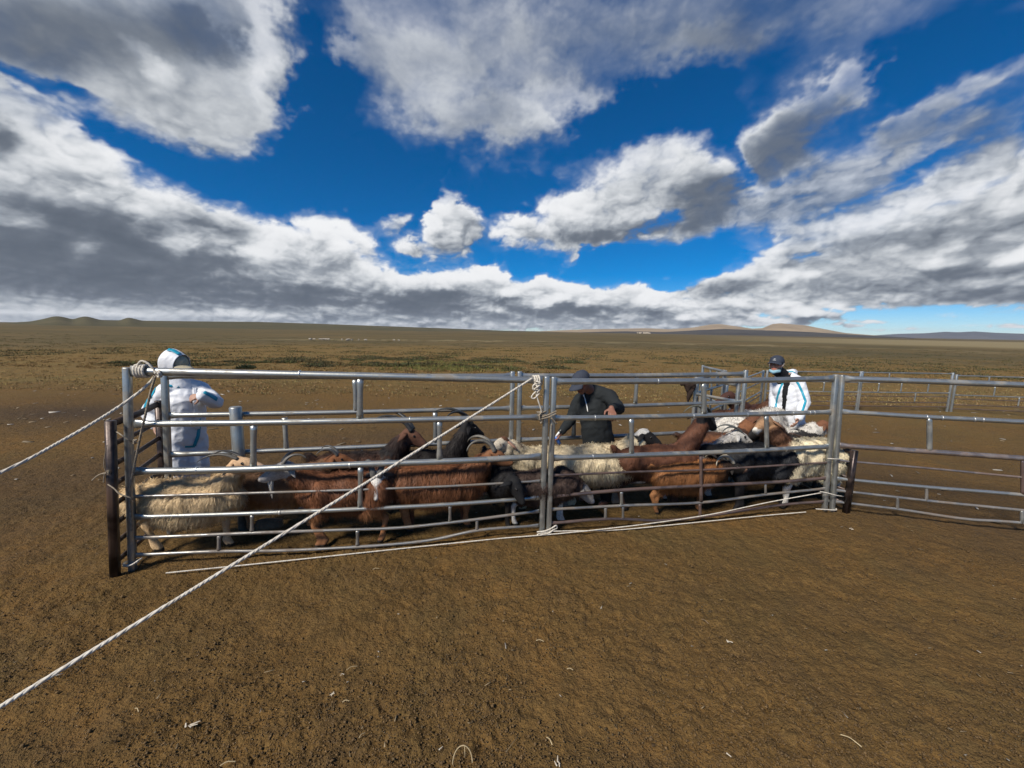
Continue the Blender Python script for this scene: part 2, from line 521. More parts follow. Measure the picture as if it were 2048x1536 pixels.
def m_steel(name, c0, c1, rust=0.25, dirt=(0.10, 0.068, 0.04)):
    k = NT(name, 0.40, 0.8)
    p = k.pos()
    a = k.noise(p, 9, 5, .6); b = k.noise(p, 60, 3, .6); c = k.noise(p, 3.1, 4, .65, .6)
    base = k.mix(k.ramp(a, [(.3, 0), (.7, 1)]), c0, c1)
    base = k.mix(k.math('MULTIPLY', k.ramp(b, [(.35, 0), (.75, 1)]), .35), base, tuple(x * .55 for x in c0))
    rs = k.ramp(c, [(.62 - rust * .45, 0), (.74 - rust * .35, 1)])
    base = k.mix(k.math('MULTIPLY', rs, .85), base, dirt)
    k.base(base)
    k.rough(k.ramp(a, [(.3, .30), (.7, .48)]))
    k.l(k.math('MULTIPLY', k.math('SUBTRACT', 1.0, rs), .82), k.p.inputs['Metallic'])
    k.bump(b, .25, .002)
    return k.m
M_STEEL = m_steel('galvanised_steel', (.50, .51, .485), (.30, .31, .295), .20, (.17, .145, .115))
M_STEEL_LOW = m_steel('muddy_steel', (.44, .43, .405), (.25, .24, .22), .40, (.13, .10, .075))
M_RUST = m_steel('rusty_steel', (.26, .20, .18), (.13, .095, .085), .42, (.085, .052, .042))
M_STAIN = m_steel('rust_stained_steel', (.42, .37, .34), (.22, .165, .145), .32, (.11, .075, .06))
M_GATE = m_steel('dark_brown_steel', (.055, .042, .040), (.03, .026, .026), .4, (.075, .045, .032))

def m_plain(name, col, rough=.85, var=.35, scale=20, bump=.0, spec=.3):
    k = NT(name, rough, 0, spec)
    p = k.pos(True)
    a = k.noise(p, scale, 5, .6)
    k.base(k.mix(k.ramp(a, [(.3, 0), (.7, 1)]), tuple(c * (1 - var) for c in col), tuple(min(1, c * (1 + var)) for c in col)))
    if bump: k.bump(k.noise(p, scale * 4, 3), bump, .01)
    return k.m
def m_col(name, rough=.85, var=.3, scale=60, spec=.25, sheen=0.0, bump=0.0):
    """colour from the mesh's own colour attribute, with grain"""
    k = NT(name, rough, 0, spec)
    p = k.pos(True)
    a = k.noise(p, scale, 4, .6)
    f = k.ramp(a, [(.3, 1 - var), (.7, 1 + var * .6)])
    k.base(k.mix(1.0, k.attr('Col'), f, 'MULTIPLY'))
    if sheen: k.p.inputs['Sheen Weight'].default_value = sheen
    if bump: k.bump(k.noise(p, scale * 2, 3), bump, .01)
    return k.m
M_HIDE = m_col('hide', .8, .3, 70, .25, 0, .3)
M_HAIR = m_col('animal_hair', .6, .22, 30, .35)
M_HORN = m_col('horn', .5, .35, 50, .4)
M_EYE = m_plain('dark_eye', (.012, .009, .007), .12, .1, 5, 0, .6)
def m_rope():
    k = NT('rope_fibre', .9, 0, .2)
    p = k.pos()
    a = k.noise(p, 45, 5, .65)
    k.base(k.ramp(a, [(.25, (.36, .31, .24)), (.55, (.58, .54, .47)), (.8, (.72, .69, .62))]))
    k.bump(k.noise(p, 400, 2), .4, .002)
    return k.m
M_ROPE = m_rope()
M_ROPE_OLD = m_plain('weathered_cord', (.24, .20, .15), .95, .4, 60)
def m_cloth(name, col, rough=.75, scale=9, bump=.5, spec=.3, dirt=0.0):
    k = NT(name, rough, 0, spec)
    p = k.pos(True)
    a = k.noise(p, scale, 4, .5, .5)
    b = k.noise(p, 3.0, 4, .6)
    c = k.mix(k.ramp(a, [(.3, 0), (.7, 1)]), tuple(x * .9 for x in col), col)
    if dirt:
        c = k.mix(k.math('MULTIPLY', k.ramp(b, [(.5, 0), (.75, 1)]), dirt), c, (.30, .24, .17))
    k.base(c)
    k.bump(a, bump, .02)
    return k.m
M_SUIT = m_cloth('white_coverall_film', (.72, .74, .78), .5, 11, .45, .4, .22)
M_TAPE = m_cloth('blue_seam_tape', (.012, .29, .43), .45, 30, .2, .4)
M_JACKET = m_cloth('charcoal_jacket', (.017, .020, .022), .85, 14, .5, .2)
M_TROUSER = m_cloth('dark_trousers', (.013, .015, .018), .9, 12, .5, .2)
M_CAP = m_cloth('navy_cap', (.035, .042, .06), .8, 40, .2, .25)
M_CAP_TAN = m_cloth('khaki_cap', (.46, .40, .28), .85, 40, .2, .25)
M_BLACKCLOTH = m_cloth('black_shirt', (.012, .013, .016), .85, 20, .4, .2)
M_MASK = m_cloth('surgical_mask', (.24, .42, .51), .8, 40, .3, .2)
M_SKIN = m_col('skin', .55, .10, 40, .35)
M_WHITE = m_plain('white_plastic', (.75, .75, .74), .4, .05, 10)
M_BLUE = m_plain('blue_plastic', (.02, .10, .36), .35, .1, 10, 0, .5)
M_WOOD = m_plain('old_wood', (.16, .115, .075), .9, .4, 14, .4)
M_STRAW = m_plain('dry_straw', (.38, .30, .175), .85, .35, 25)
M_BONE = m_plain('pale_scrap', (.48, .42, .33), .8, .25, 20)
M_STONE = m_plain('dirt_clod', (.105, .078, .046), .95, .45, 12, .4, .15)
M_CLOTHBROWN = m_cloth('brown_hide', (.035, .024, .020), .95, 8, .7, .1)

def m_ground():
    k = NT('dry_earth', .96, 0, .12)
    p = k.pos()
    n1 = k.noise(p, .55, 6, .62, .4); n2 = k.noise(p, 7, 5, .65); n3 = k.noise(p, 42, 4, .7); n4 = k.noise(p, .09, 5, .6)
    n5 = k.noise(p, 2.1, 5, .6, .5)
    dirt = k.ramp(n1, [(.28, (0.122, 0.072, 0.025)), (.5, (0.165, 0.092, 0.029)), (.72, (0.212, 0.108, 0.030))])
    dirt = k.mix(k.ramp(n2, [(.30, .0), (.62, .55)]), dirt, (0.083, 0.056, 0.023))
    dirt = k.mix(k.ramp(n3, [(.46, .0), (.70, .55)]), dirt, (0.233, 0.146, 0.052))
    dirt = k.mix(k.ramp(n5, [(.52, .0), (.70, .40)]), dirt, (0.097, 0.064, 0.033))
    n8 = k.noise(p, .85, 5, .65, .8)
    dirt = k.mix(k.ramp(n8, [(.50, .0), (.68, .38)]), dirt, (0.103, 0.080, 0.033))
    n6 = k.noise(p, 105, 3, .75); n7 = k.noise(p, 19, 4, .7)
    dirt = k.mix(k.ramp(n6, [(.30, .70), (.52, .0)]), dirt, (0.047, 0.030, 0.014))
    dirt = k.mix(k.ramp(n7, [(.34, .45), (.50, .0)]), dirt, (0.070, 0.044, 0.021))
    # steppe: reddish dry grass with olive and grey-green growth
    g1 = k.noise(p, .22, 6, .66, .5); g2 = k.noise(p, 1.6, 6, .7); g3 = k.noise(p, 11, 4, .7)
    st = k.ramp(g1, [(.30, (.155, .108, .036)), (.48, (.190, .112, .036)), (.62, (.185, .126, .042)), (.75, (.125, .098, .036))])
    st = k.mix(k.ramp(g2, [(.42, .0), (.66, .75)]), st, (.074, .066, .028))
    st = k.mix(k.ramp(g3, [(.50, .0), (.75, .45)]), st, (.25, .175, .075))
    # far plain: olive
    f1 = k.noise(p, .012, 6, .6, .3); f2 = k.noise(p, .05, 6, .65)
    far = k.ramp(f1, [(.3, (.078, .064, .030)), (.5, (.108, .080, .035)), (.7, (.150, .102, .044))])
    far = k.mix(k.ramp(f2, [(.42, 0), (.68, .5)]), far, (.062, .055, .028))
    c = k.mix(k.attr('grass', True), dirt, st)
    c = k.mix(k.attr('far', True), c, far)
    c = k.mix(k.attr('pale', True), c, (.27, .22, .12))
    c = k.mix(k.attr('mud', True), c, (.058, .040, .026))
    k.base(c)
    h = k.math('ADD', k.math('MULTIPLY', n3, .6), k.math('MULTIPLY', k.noise(p, 130, 3, .6), .4))
    h = k.math('ADD', h, k.math('ADD', k.math('MULTIPLY', n7, 1.1), k.math('MULTIPLY', n2, 2.2)))
    k.bump(h, 1.0, .024)
    return k.m
M_GROUND = m_ground()
def m_hill(name, stops, scale=.004):
    k = NT(name, .97, 0, .1)
    p = k.pos()
    a = k.noise(p, scale, 7, .65, .4); b = k.noise(p, scale * 7, 5, .65)
    c = k.ramp(a, stops)
    c = k.mix(k.math('MULTIPLY', k.ramp(b, [(.4, 0), (.7, 1)]), .4), c, tuple(x * .6 for x in stops[0][1]))
    k.base(c)
    return k.m
M_HILL_OLIVE = m_hill('olive_hill', [(.3, (.064, .059, .030)), (.5, (.084, .073, .037)), (.72, (.115, .093, .048))])
M_HILL_TAN = m_hill('tan_hill', [(.3, (.22, .165, .105)), (.5, (.30, .225, .14)), (.7, (.36, .27, .17))], .0012)
M_HILL_DARK = m_hill('shaded_foothill', [(.3, (.040, .036, .034)), (.5, (.058, .052, .046)), (.7, (.085, .075, .060))], .002)  # shadow lying over the foothills is put into their base colour
M_HILL_FAR = m_hill('distant_range', [(.3, (.075, .080, .095)), (.5, (.095, .098, .11)), (.7, (.12, .12, .125))], .001)  # blue of the hazy distance painted into the base colour
M_BUSH = m_col('shrub_leaf', .9, .35, 6, .15)

def m_cloud():
    m = bpy.data.materials.new('cloud')
    m.use_nodes = True
    t = m.node_tree
    for n in list(t.nodes): t.nodes.remove(n)
    out = t.nodes.new('ShaderNodeOutputMaterial'); mx = t.nodes.new('ShaderNodeMixShader')
    tr = t.nodes.new('ShaderNodeBsdfTransparent'); em = t.nodes.new('ShaderNodeEmission')
    d = t.nodes.new('ShaderNodeAttribute'); d.attribute_name = 'cover'
    li = t.nodes.new('ShaderNodeAttribute'); li.attribute_name = 'sunlight'
    r = t.nodes.new('ShaderNodeValToRGB')
    e = r.color_ramp.elements
    e[0].position = 0; e[0].color = (*lin(84, 93, 106), 1)
    e[1].position = 1; e[1].color = (*lin(246, 247, 249), 1)
    for p, c in ((.22, (108, 116, 128)), (.45, (152, 159, 168)), (.70, (205, 209, 214))):
        x = e.new(p); x.color = (*lin(*c), 1)
    L = t.links.new
    L(li.outputs['Fac'], r.inputs[0]); L(r.outputs[0], em.inputs[0]); L(d.outputs['Fac'], mx.inputs[0])
    L(tr.outputs[0], mx.inputs[1]); L(em.outputs[0], mx.inputs[2]); L(mx.outputs[0], out.inputs[0])
    em.inputs[1].default_value = 0.645
    m.cycles.emission_sampling = 'NONE'
    return m
M_CLOUD = m_cloud()
# ================================================================ the sky: a shell of clouds far outside the land
def build_sky():
    az = np.concatenate([np.linspace(-180, -66, 60)[:-1], np.linspace(-66, 66, 1180), np.linspace(66, 180, 60)[1:]])
    el = np.concatenate([np.linspace(-1.0, 38, 400), np.linspace(38, 89.5, 60)[1:]])
    A, E = np.meshgrid(np.radians(az).astype(np.float32), np.radians(el).astype(np.float32))
    X, Y, Z = np.sin(A) * np.cos(E), np.cos(A) * np.cos(E), np.sin(E)
    dens, light = cloud_fields(X, Y, Z, dir_to_px, A, E)
    # break made in the unseen clouds to let the sun lamp through
    c = X * SUN_DIR.x + Y * SUN_DIR.y + Z * SUN_DIR.z
    dens = dens * sstep(math.cos(rad(17)), math.cos(rad(26)), c)
    R = 20000.0
    v = np.stack([X * R, Y * R, Z * R], -1).reshape(-1, 3)
    ne, na = A.shape
    i = np.arange(ne - 1)[:, None] * na + np.arange(na - 1)[None, :]
    f = np.stack([i, i + na, i + na + 1, i + 1], -1).reshape(-1, 4)
    o = mesh_obj('sky', v, f, M_CLOUD)
    set_val(o.data, dens, 'cover'); set_val(o.data, light, 'sunlight')
    tag(o, kind='structure')
build_sky()

# ================================================================ the land
def land_z(x, y):
    """height of the land: flat round the pen, falling gently away beyond it"""
    r = np.sqrt(x * x + y * y)
    z = -3.2 * (1 - np.exp(-np.maximum(r - 16, 0) / 85.0))
    z = z + 0.35 * fbm(x * .02, y * .02, 4, 7) * sstep(14, 60, r)
    z = z + 3.0 * fbm(x * .0016, y * .0016, 4, 8) * sstep(200, 1200, r)
    return z
def build_ground():
    az = np.concatenate([np.linspace(-180, -66, 40)[:-1], np.linspace(-66, 66, 600), np.linspace(66, 180, 40)[1:-1]])
    rr = [0.35]
    while rr[-1] < 7.5: rr.append(rr[-1] * 1.0052)
    while rr[-1] < 13000: rr.append(rr[-1] * 1.026)
    rr = np.array(rr, np.float32)
    A, R = np.meshgrid(np.radians(az).astype(np.float32), rr)
    X, Y = np.sin(A) * R, np.cos(A) * R
    near = sstep(11, 5.5, R)
    lump = fbm(X * 1.3, Y * 1.3, 3, 31) * .028 + fbm(X * 5, Y * 5, 4, 32) * .020
    wx = fbm(X * 6, Y * 6, 3, 36) * .12; wy = fbm(X * 6 + 9, Y * 6, 3, 37) * .12
    def tw(k, a, sd):
        c_, s_ = math.cos(a), math.sin(a)
        return perlin(((X + wx) * c_ - (Y + wy) * s_) * k, ((X + wx) * s_ + (Y + wy) * c_) * k, sd)
    crumb = (tw(13, .5, 33) * .010 + np.abs(tw(27, 1.3, 34)) * .012 + np.abs(tw(45, 2.2, 38)) * .009) * (.30 + 1.0 * sstep(-.25, .3, fbm(X * 1.1, Y * 1.1, 4, 35)))
    Z = land_z(X, Y) + near * (lump + crumb - .012)
    # hoof prints trodden into the yard
    rg = np.random.default_rng(61)
    i_near = np.where((R < 7.4) & (Y > .6))
    xn, yn = X[i_near], Y[i_near]; dz = np.zeros_like(xn)
    order = np.argsort(xn); xs = xn[order]
    for h in range(420):
        hy = rg.uniform(.9, 6.2); hx = rg.uniform(-1.3, 1.3) * hy
        a_ = rg.uniform(0, 6.28)
        lo, hi_ = np.searchsorted(xs, [hx - .07, hx + .07])
        idx = order[lo:hi_]
        px = xn[idx] - hx; py = yn[idx] - hy
        q1 = px * math.cos(a_) + py * math.sin(a_); q2 = -px * math.sin(a_) + py * math.cos(a_)
        for sd in (-.013, .013):
            d2 = (q1 / .034) ** 2 + ((q2 - sd) / .014) ** 2
            dz[idx] -= .008 * np.exp(-d2 ** 2)
        d3 = np.sqrt((q1 / .045) ** 2 + (q2 / .036) ** 2)
        dz[idx] += .003 * np.exp(-((d3 - 1.15) / .28) ** 2)
    Z[i_near] += dz
    n = fbm(X * .22, Y * .22, 5, 51); n2 = fbm(X * .06, Y * .06, 5, 52)
    grass = sstep(8.0, 19.0, Y + R * .05 + n * 7 + n2 * 4 + np.maximum(X, 0) * .15) * .95
    far = sstep(60, 130, R + n2 * 45)
    mud = (sstep(9.0, 7.2, R + n * 1.5) * sstep(4.6, 6.6, R + n * 1.2) * .45 + sstep(.0, .4, n) * sstep(16, 10, R) * sstep(5, 7, R) * .55) * (Y > 0)
    pu, pv = dir_to_px(X / R, Y / R, (Z - EYE) / R)
    # the dark dung heap beyond the left corner, pale track across the plain
    mud = np.maximum(mud, np.exp(-(((X + 9.5) / 2.6) ** 2 + ((Y - 8.6) / 1.1) ** 2)) * .85)
    pale = sstep(.55, .8, 1 - np.abs(R - 185 - X * .30 - n2 * 40) / 18) * sstep(-120, -40, X) * sstep(240, 90, X) * .55
    pale = np.maximum(pale, sstep(300, 420, R) * sstep(1600, 900, R) * sstep(.35, .75, X / R) * .65)
    v = np.stack([X, Y, Z], -1).reshape(-1, 3)
    nr, na = A.shape
    i = np.arange(nr - 1)[:, None] * na + np.arange(na - 1)[None, :]
    f = np.stack([i, i + 1, i + na + 1, i + na], -1).reshape(-1, 4)
    # close the seam behind the camera and the middle
    seam = np.array([[k * na + na - 1, k * na, (k + 1) * na, (k + 1) * na + na - 1] for k in range(nr - 1)])
    c = len(v)
    v = np.vstack([v, [[0, 0, 0]]])
    f = np.vstack([f, seam])
    tri = np.array([[c, (k + 1) % na, k, k] for k in range(0)], np.int64).reshape(-1, 4)
    o = mesh_obj('ground', v[:-1], f, M_GROUND)
    for nm, a in (('grass', grass), ('far', far), ('mud', mud), ('pale', pale)):
        set_val(o.data, a, nm)
    tag(o, kind='structure')
build_ground()

def hill(name, prof, dist, mat, depth=.45, label=None, rough=.10, seed=1):
    """a range of hills: prof = (u, v) of its skyline, dist = metres"""
    us = np.array([p[0] for p in prof], float)
    azs = []; els = []
    for u, v in prof:
        d = ray(u, v)
        azs.append(math.atan2(d.x, d.y)); els.append(math.atan2(d.z, math.hypot(d.x, d.y)))
    az = np.linspace(azs[0], azs[-1], 420)
    # smooth skyline
    el = np.interp(az, azs, els)
    k = np.hanning(5); k /= k.sum()
    el = np.convolve(np.pad(el, 2, 'edge'), k, 'valid')
    q = np.linspace(-1, 1, 60)
    A, Q = np.meshgrid(az, q)
    R = dist * (1 + Q * depth * np.where(Q < 0, 1, .6))
    H = np.tan(el)[None, :] * dist + EYE
    base = -6.0
    shape = np.cos(np.clip(np.abs(Q), 0, 1) * math.pi / 2) ** 1.5
    X, Y = np.sin(A) * R, np.cos(A) * R
    nz = fbm(X / dist * 9, Y / dist * 9, 6, 200 + seed) * rough * (H - base) * np.sin(np.clip(np.abs(Q), 0, 1) * math.pi)
    Z = base + (H - base) * shape + nz
    edge = sstep(0, .04, (A - az[0]) / (az[-1] - az[0])) * sstep(0, .04, (az[-1] - A) / (az[-1] - az[0]))
    Z = base + (Z - base) * edge
    v = np.stack([X, Y, Z], -1).reshape(-1, 3)
    nr, na = A.shape
    i = np.arange(nr - 1)[:, None] * na + np.arange(na - 1)[None, :]
    f = np.stack([i, i + 1, i + na + 1, i + na], -1).reshape(-1, 4)
    o = mesh_obj(name, v, f, mat)
    tag(o, kind='structure')
    return o
hill('ridge', [(-420, 652), (-200, 649), (0, 646), (60, 643), (92, 637), (104, 633.5), (116, 632.5), (128, 634.5), (146, 639), (160, 634.5), (171, 633), (182, 635), (200, 640), (240, 641), (252, 636.5), (259, 635.5), (267, 637.5), (284, 641.5), (400, 643), (520, 644), (640, 648), (800, 653.5), (900, 657), (1000, 661), (1120, 665), (1200, 668)], 2300, M_HILL_OLIVE, .62, seed=3)
hill('hills', [(1040, 664), (1100, 661.5), (1170, 658.5), (1240, 657.5), (1290, 656.5), (1340, 658.5), (1385, 655.5), (1420, 649.5), (1440, 648.5), (1470, 652.5), (1505, 657.5), (1525, 656.5), (1545, 648.5), (1562, 647), (1585, 649), (1610, 651), (1650, 658.5), (1690, 666), (1740, 670), (1800, 675)], 6200, M_HILL_TAN, .35, seed=5)
hill('foothills', [(1080, 667), (1180, 664), (1250, 662.5), (1330, 664), (1400, 660), (1450, 658), (1500, 660), (1560, 661.5), (1620, 664), (1700, 669), (1780, 673), (1860, 677)], 4300, M_HILL_DARK, .35, seed=6)
hill('mountains', [(1640, 674), (1740, 671), (1800, 667.5), (1850, 666.5), (1890, 663.5), (1915, 664.5), (1950, 663), (1990, 665.5), (2048, 667.5), (2160, 668), (2300, 675)], 9500, M_HILL_FAR, .25, seed=9)
# ================================================================ the pen
F0, F1 = G(262, 1137), G(1655, 1021)
FDIR = (F1 - F0); FDIR.z = 0; FLEN = FDIR.length; FDIR.normalize()
FNRM = Vector((-FDIR.y, FDIR.x, 0))
FANG = math.atan2(FDIR.y, FDIR.x)
def RACE(u, n, v=930):
    """ground point in the race under picture column u, n metres behind the front panels"""
    a = F0 + FNRM * n
    p = ONLINE(u, v, a, a + FDIR)
    return Vector((p.x, p.y, 0))

def post(root, p0, p1, w=.028, mat=None, name='post', square=.75):
    m = MB()
    up = FNRM
    p0 = Vector(p0) - Vector((0, 0, .02))
    t = (Vector(p1) - p0)
    m.sweep([p0, p0 + t * .02, p0 + t * .33, p0 + t * .66, p0 + t * .995, p1], [w, w, w, w, w, w * .9], 16, up, square)
    return m.build(name, mat or M_STEEL, root)
def rail(root, pts, r=.022, mat=None, flat=True, name='rail', sub=6):
    """round tube whose ends are pressed flat where they meet the posts"""
    P = catmull(pts, sub) if len(pts) > 2 else [Vector(pts[0]).lerp(Vector(pts[1]), k / 12) for k in range(13)]
    L = [0]
    for a, b in zip(P[:-1], P[1:]): L.append(L[-1] + (b - a).length)
    if flat:
        # extra rings near the ends
        tot = L[-1]
        def at(s):
            for k in range(len(P) - 1):
                if L[k + 1] >= s: return P[k].lerp(P[k + 1], (s - L[k]) / max(1e-9, L[k + 1] - L[k]))
            return P[-1]
        S = sorted(set([0, .02, .05, .08, .11] + [s for s in L if .13 < s < tot - .13] + [tot - .11, tot - .08, tot - .05, tot - .02, tot]))
        P = [at(s) for s in S]
        R = []
        for s in S:
            e = min(s, tot - s)
            f = 1 - min(1, max(0, (e - .025) / .08))
            f = f * f * (3 - 2 * f)
            R.append((r * (1 - .55 * f), r * (1 + .38 * f)))
    else:
        R = [(r, r)] * len(P)
    m = MB()
    m.sweep(P, R, 12, Vector((0, 0, 1)))
    return m.build(name, mat or M_STEEL, root)
def spacer(root, p0, p1, r=.016, mat=None):
    p0, p1 = Vector(p0), Vector(p1)
    m = MB()
    m.sweep([p0, p0.lerp(p1, .12), p0.lerp(p1, .3), p0.lerp(p1, .7), p0.lerp(p1, .88), p1],
            [(r * 1.25, r * .8), (r * 1.2, r * .85), r, r, (r * 1.2, r * .85), (r * 1.25, r * .8)], 10, FNRM)
    return m.build('spacer', mat or M_STEEL, root)

def pixel_panel(label, a, b, posts, rails, spacers, group='galvanised panels of the pen', r_post=.025):
    """a panel read off the picture, in the upright plane through ground points a, b"""
    base = a.lerp(b, .5); base.z = 0
    root = thing('livestock_panel', label, 'fence panel', base, 0, group)
    inv = lambda p: Vector(p) - base
    W = lambda u, v: inv(ONLINE(u, v, a, b))
    for (bu, bv, tu, tv) in posts:
        post(root, W(bu, bv), W(tu, tv), r_post)
    lines = []
    for pts, r, mat in rails:
        P = [W(u, v) for u, v in pts]
        for q in P[1:-1]: q += Vector((0, random.uniform(-.004, .004), random.uniform(-.003, .003)))
        rail(root, P, r, mat)
        lines.append(P)
    def on(i, u):
        P = lines[i]
        q = [p[0] for p in rails[i][0]]
        v = np.interp(u, q, [p[1] for p in rails[i][0]])
        return W(u, v)
    for (u, i, j, r, mat) in spacers:
        p0, p1 = on(i, u), on(j, u)
        p0.z -= rails[i][1] * .8; p1.z += rails[j][1] * .8
        spacer(root, p0, p1, r, mat)
    return root

M_WELD = m_steel('bright_weld', (.62, .63, .61), (.48, .48, .46), .1, (.2, .18, .15))
S, LO, RU = M_STEEL, M_STEEL_LOW, M_RUST
pl = pixel_panel('galvanised front panel crossed by the taut rope, left of the middle posts', F0, F1,
    [(265, 1139, 254, 735), (1083, 1069, 1094, 753)],
    [([(262, 742), (480, 746.5), (700, 751), (900, 756), (1085, 761)], .031, S),
     ([(268, 848), (500, 845.5), (800, 840), (1084, 834)], .025, S),
     ([(268, 943), (480, 938), (700, 930), (900, 922), (1082, 913)], .027, S),
     ([(266, 993), (500, 987), (700, 980), (900, 972), (1081, 962)], .011, LO),
     ([(268, 1034), (500, 1027), (700, 1018), (900, 1009), (1080, 995)], .019, S),
     ([(268, 1076), (500, 1066), (680, 1060), (800, 1055), (930, 1041), (1079, 1022)], .014, LO),
     ([(268, 1110), (430, 1103), (570, 1101), (740, 1092), (860, 1081), (960, 1060), (1078, 1051)], .014, LO)],
    [(720, 0, 1, .024, S), (507, 1, 2, .022, S), (879, 1, 2, .022, S), (721, 2, 4, .021, S), (504, 4, 5, .014, LO), (900, 4, 5, .014, LO),
     (438, 5, 6, .014, LO), (715, 5, 6, .014, LO), (954, 5, 6, .014, LO)])
pr = pixel_panel('galvanised front panel with rust-brown lower rails, in front of the dark-jacketed man', F0, F1,
    [(1097, 1064, 1108, 754), (1649, 1018, 1672, 749)],
    [([(1106, 763), (1300, 763), (1480, 761), (1668, 757)], .029, S),
     ([(1105, 836), (1250, 834), (1450, 830), (1666, 824)], .024, S),
     ([(1104, 916), (1250, 911), (1450, 904), (1660, 893)], .025, S),
     ([(1102, 951), (1270, 944), (1402, 940), (1560, 931), (1657, 925)], .011, RU),
     ([(1101, 993), (1250, 980), (1404, 972), (1540, 965), (1655, 956)], .018, RU),
     ([(1099, 1019), (1250, 1011), (1400, 1006), (1533, 989), (1652, 977)], .014, LO),
     ([(1098, 1047), (1216, 1038), (1320, 1041), (1402, 1033), (1560, 1010), (1651, 1003)], .015, RU)],
    [(1408, 0, 1, .025, S), (1263, 1, 2, .022, S), (1533, 1, 2, .022, S), (1402, 2, 5, .016, RU), (1243, 4, 5, .015, S), (1531, 4, 5, .012, LO),
     (1211, 5, 6, .014, LO), (1246, 5, 6, .012, LO), (1400, 5, 6, .015, RU)])
def weld_rings(root, base, a, b, lst):
    for u, v, r in lst:
        c = ONLINE(u, v, a, b) - base
        d = (b - a); d.z = 0; d.normalize()
        m = MB(); m.sweep([c - d * .007, c - d * .004, c + d * .004, c + d * .007], [r + .0005, r + .0028, r + .0028, r + .0005], 14)
        m.build('weld_ring', M_WELD, root)
# panel running on to the right, out of the picture
R0 = G(1664, 1022)
R1e = G(2048, 1066)
R1 = R0 + (R1e - R0).normalized() * 3.35
def rp(u, v): return ONLINE(u, v, R0, R1)
def ext(pts):
    """carry a rail on past the edge of the picture to the far post"""
    q = [(p, rp(*p)) for p in pts]
    a, b = q[-2][1], q[-1][1]
    d = (R1 - R0); d.z = 0; L = d.length; d.normalize()
    s = (b - R0).dot(d); s0 = (a - R0).dot(d)
    sl = (b.z - a.z) / (s - s0)
    e = R0 + d * L; e.z = b.z + sl * .5 * (L - s)
    return [x[1] for x in q] + [e]
base = R0.lerp(R1, .5); base.z = 0
root = thing('livestock_panel', 'galvanised panel standing free at the right edge, third rail stained with rust', 'fence panel', base, 0, 'galvanised panels of the pen')
Bv = lambda L: [p - base for p in L]
post(root, rp(1664, 1022) - base, rp(1684, 750) - base, .024)
top = rp(1684, 750)
post(root, R1 - base, Vector((R1.x, R1.y, top.z)) - base, .027)
rr = [([(1684, 757), (1860, 763), (2048, 770)], .029, S), ([(1681, 823), (1850, 834), (2048, 844)], .024, S), ([(1677, 891), (1850, 903), (2048, 917)], .026, M_STAIN),
      ([(1676, 921), (1850, 936), (2048, 955)], .011, M_STAIN), ([(1672, 957), (1850, 974), (2048, 990)], .018, S), ([(1669, 980), (1850, 1001), (2048, 1021)], .014, LO),
      ([(1667, 1003), (1800, 1019), (1930, 1038), (2048, 1046)], .014, LO)]
for pts, r, mat in rr:
    rail(root, Bv(ext(pts)), r, mat)
def onr(i, u):
    pts = rr[i][0]
    return rp(u, np.interp(u, [p[0] for p in pts], [p[1] for p in pts])) - base
for u, i, j, r, mat in ((1859, 1, 2, .023, S), (1853, 4, 5, .014, LO), (1795, 5, 6, .014, LO), (2046, 2, 4, .018, RU), (2044, 5, 6, .016, S)):
    spacer(root, onr(i, u), onr(j, u), r, mat)

weld_rings(pr, Vector(pr.location), F0, F1, [(1190, 835.3, .024), (1386, 832, .024), (1493, 829, .024), (1552, 827.6, .024), (1584, 826.6, .024), (1618, 825.5, .024), (1627, 825.2, .024), (1185, 913.4, .025), (1494, 902, .025), (1570, 899, .025), (1315, 762.9, .029)])
weld_rings(pl, Vector(pl.location), F0, F1, [(820, 839.5, .025), (700, 930.2, .027), (395, 940.2, .027), (600, 748.6, .031), (560, 1025, .019), (385, 847, .025)])
weld_rings(root, base, R0, R1, [(1853, 834.2, .024), (1884, 836, .024), (1948, 839, .024), (1965, 839.8, .024)])

# back panels
B0 = RACE(328, .60)
BM = RACE(1020, .82); BM2 = RACE(1036, .82)
BE = AT(1475, 900, 5.12); BE.z = 0
def back_panel(label, a, b, spac, dz=0.0, lean=0.0):
    base = a.lerp(b, .5)
    root = thing('livestock_panel', label, 'fence panel', base, 0, 'galvanised panels of the pen')
    H = [1.45, 1.085, .715, .52, .36, .23, .10]
    RR = [.028, .023, .023, .011, .017, .014, .014]
    d = b - a
    post(root, a - base, a - base + Vector((lean, .0, 1.50 + dz)), .026)
    post(root, b - base, b - base + Vector((.012, 0, 1.50)), .025)
    for k, h in enumerate(H):
        z0, z1 = h + dz, h
        rail(root, [a - base + Vector((lean * h / 1.5, 0, z0)), a.lerp(b, .5) - base + Vector((0, 0, (z0 + z1) / 2 - .008)), b - base + Vector((0, 0, z1))], RR[k], S if k < 3 else LO)
    for t, i, j in spac:
        p = a.lerp(b, t) - base
        spacer(root, p + Vector((0, 0, H[i] - .02)), p + Vector((0, 0, H[j] + .02)), .022 if i < 2 else .014, S)
    return root
def tfor(u, a, b):
    p = ONLINE(u, 800, a, b)
    return (p - a).dot(b - a) / (b - a).length_squared
ta = lambda u: tfor(u, B0, BM)
tb = lambda u: tfor(u, BM2, BE)
back_panel('galvanised panel at the back of the pen, behind the brown goats', B0, BM, [(ta(711), 0, 1), (ta(567), 1, 2), (ta(870), 1, 2), (ta(720), 2, 4), (ta(600), 4, 5)], .045, .09)
back_panel('galvanised panel at the back of the pen, behind the man in the dark jacket', BM2, BE, [(tb(1271), 0, 1), (tb(1150), 1, 2), (tb(1400), 1, 2), (tb(1300), 2, 4)])

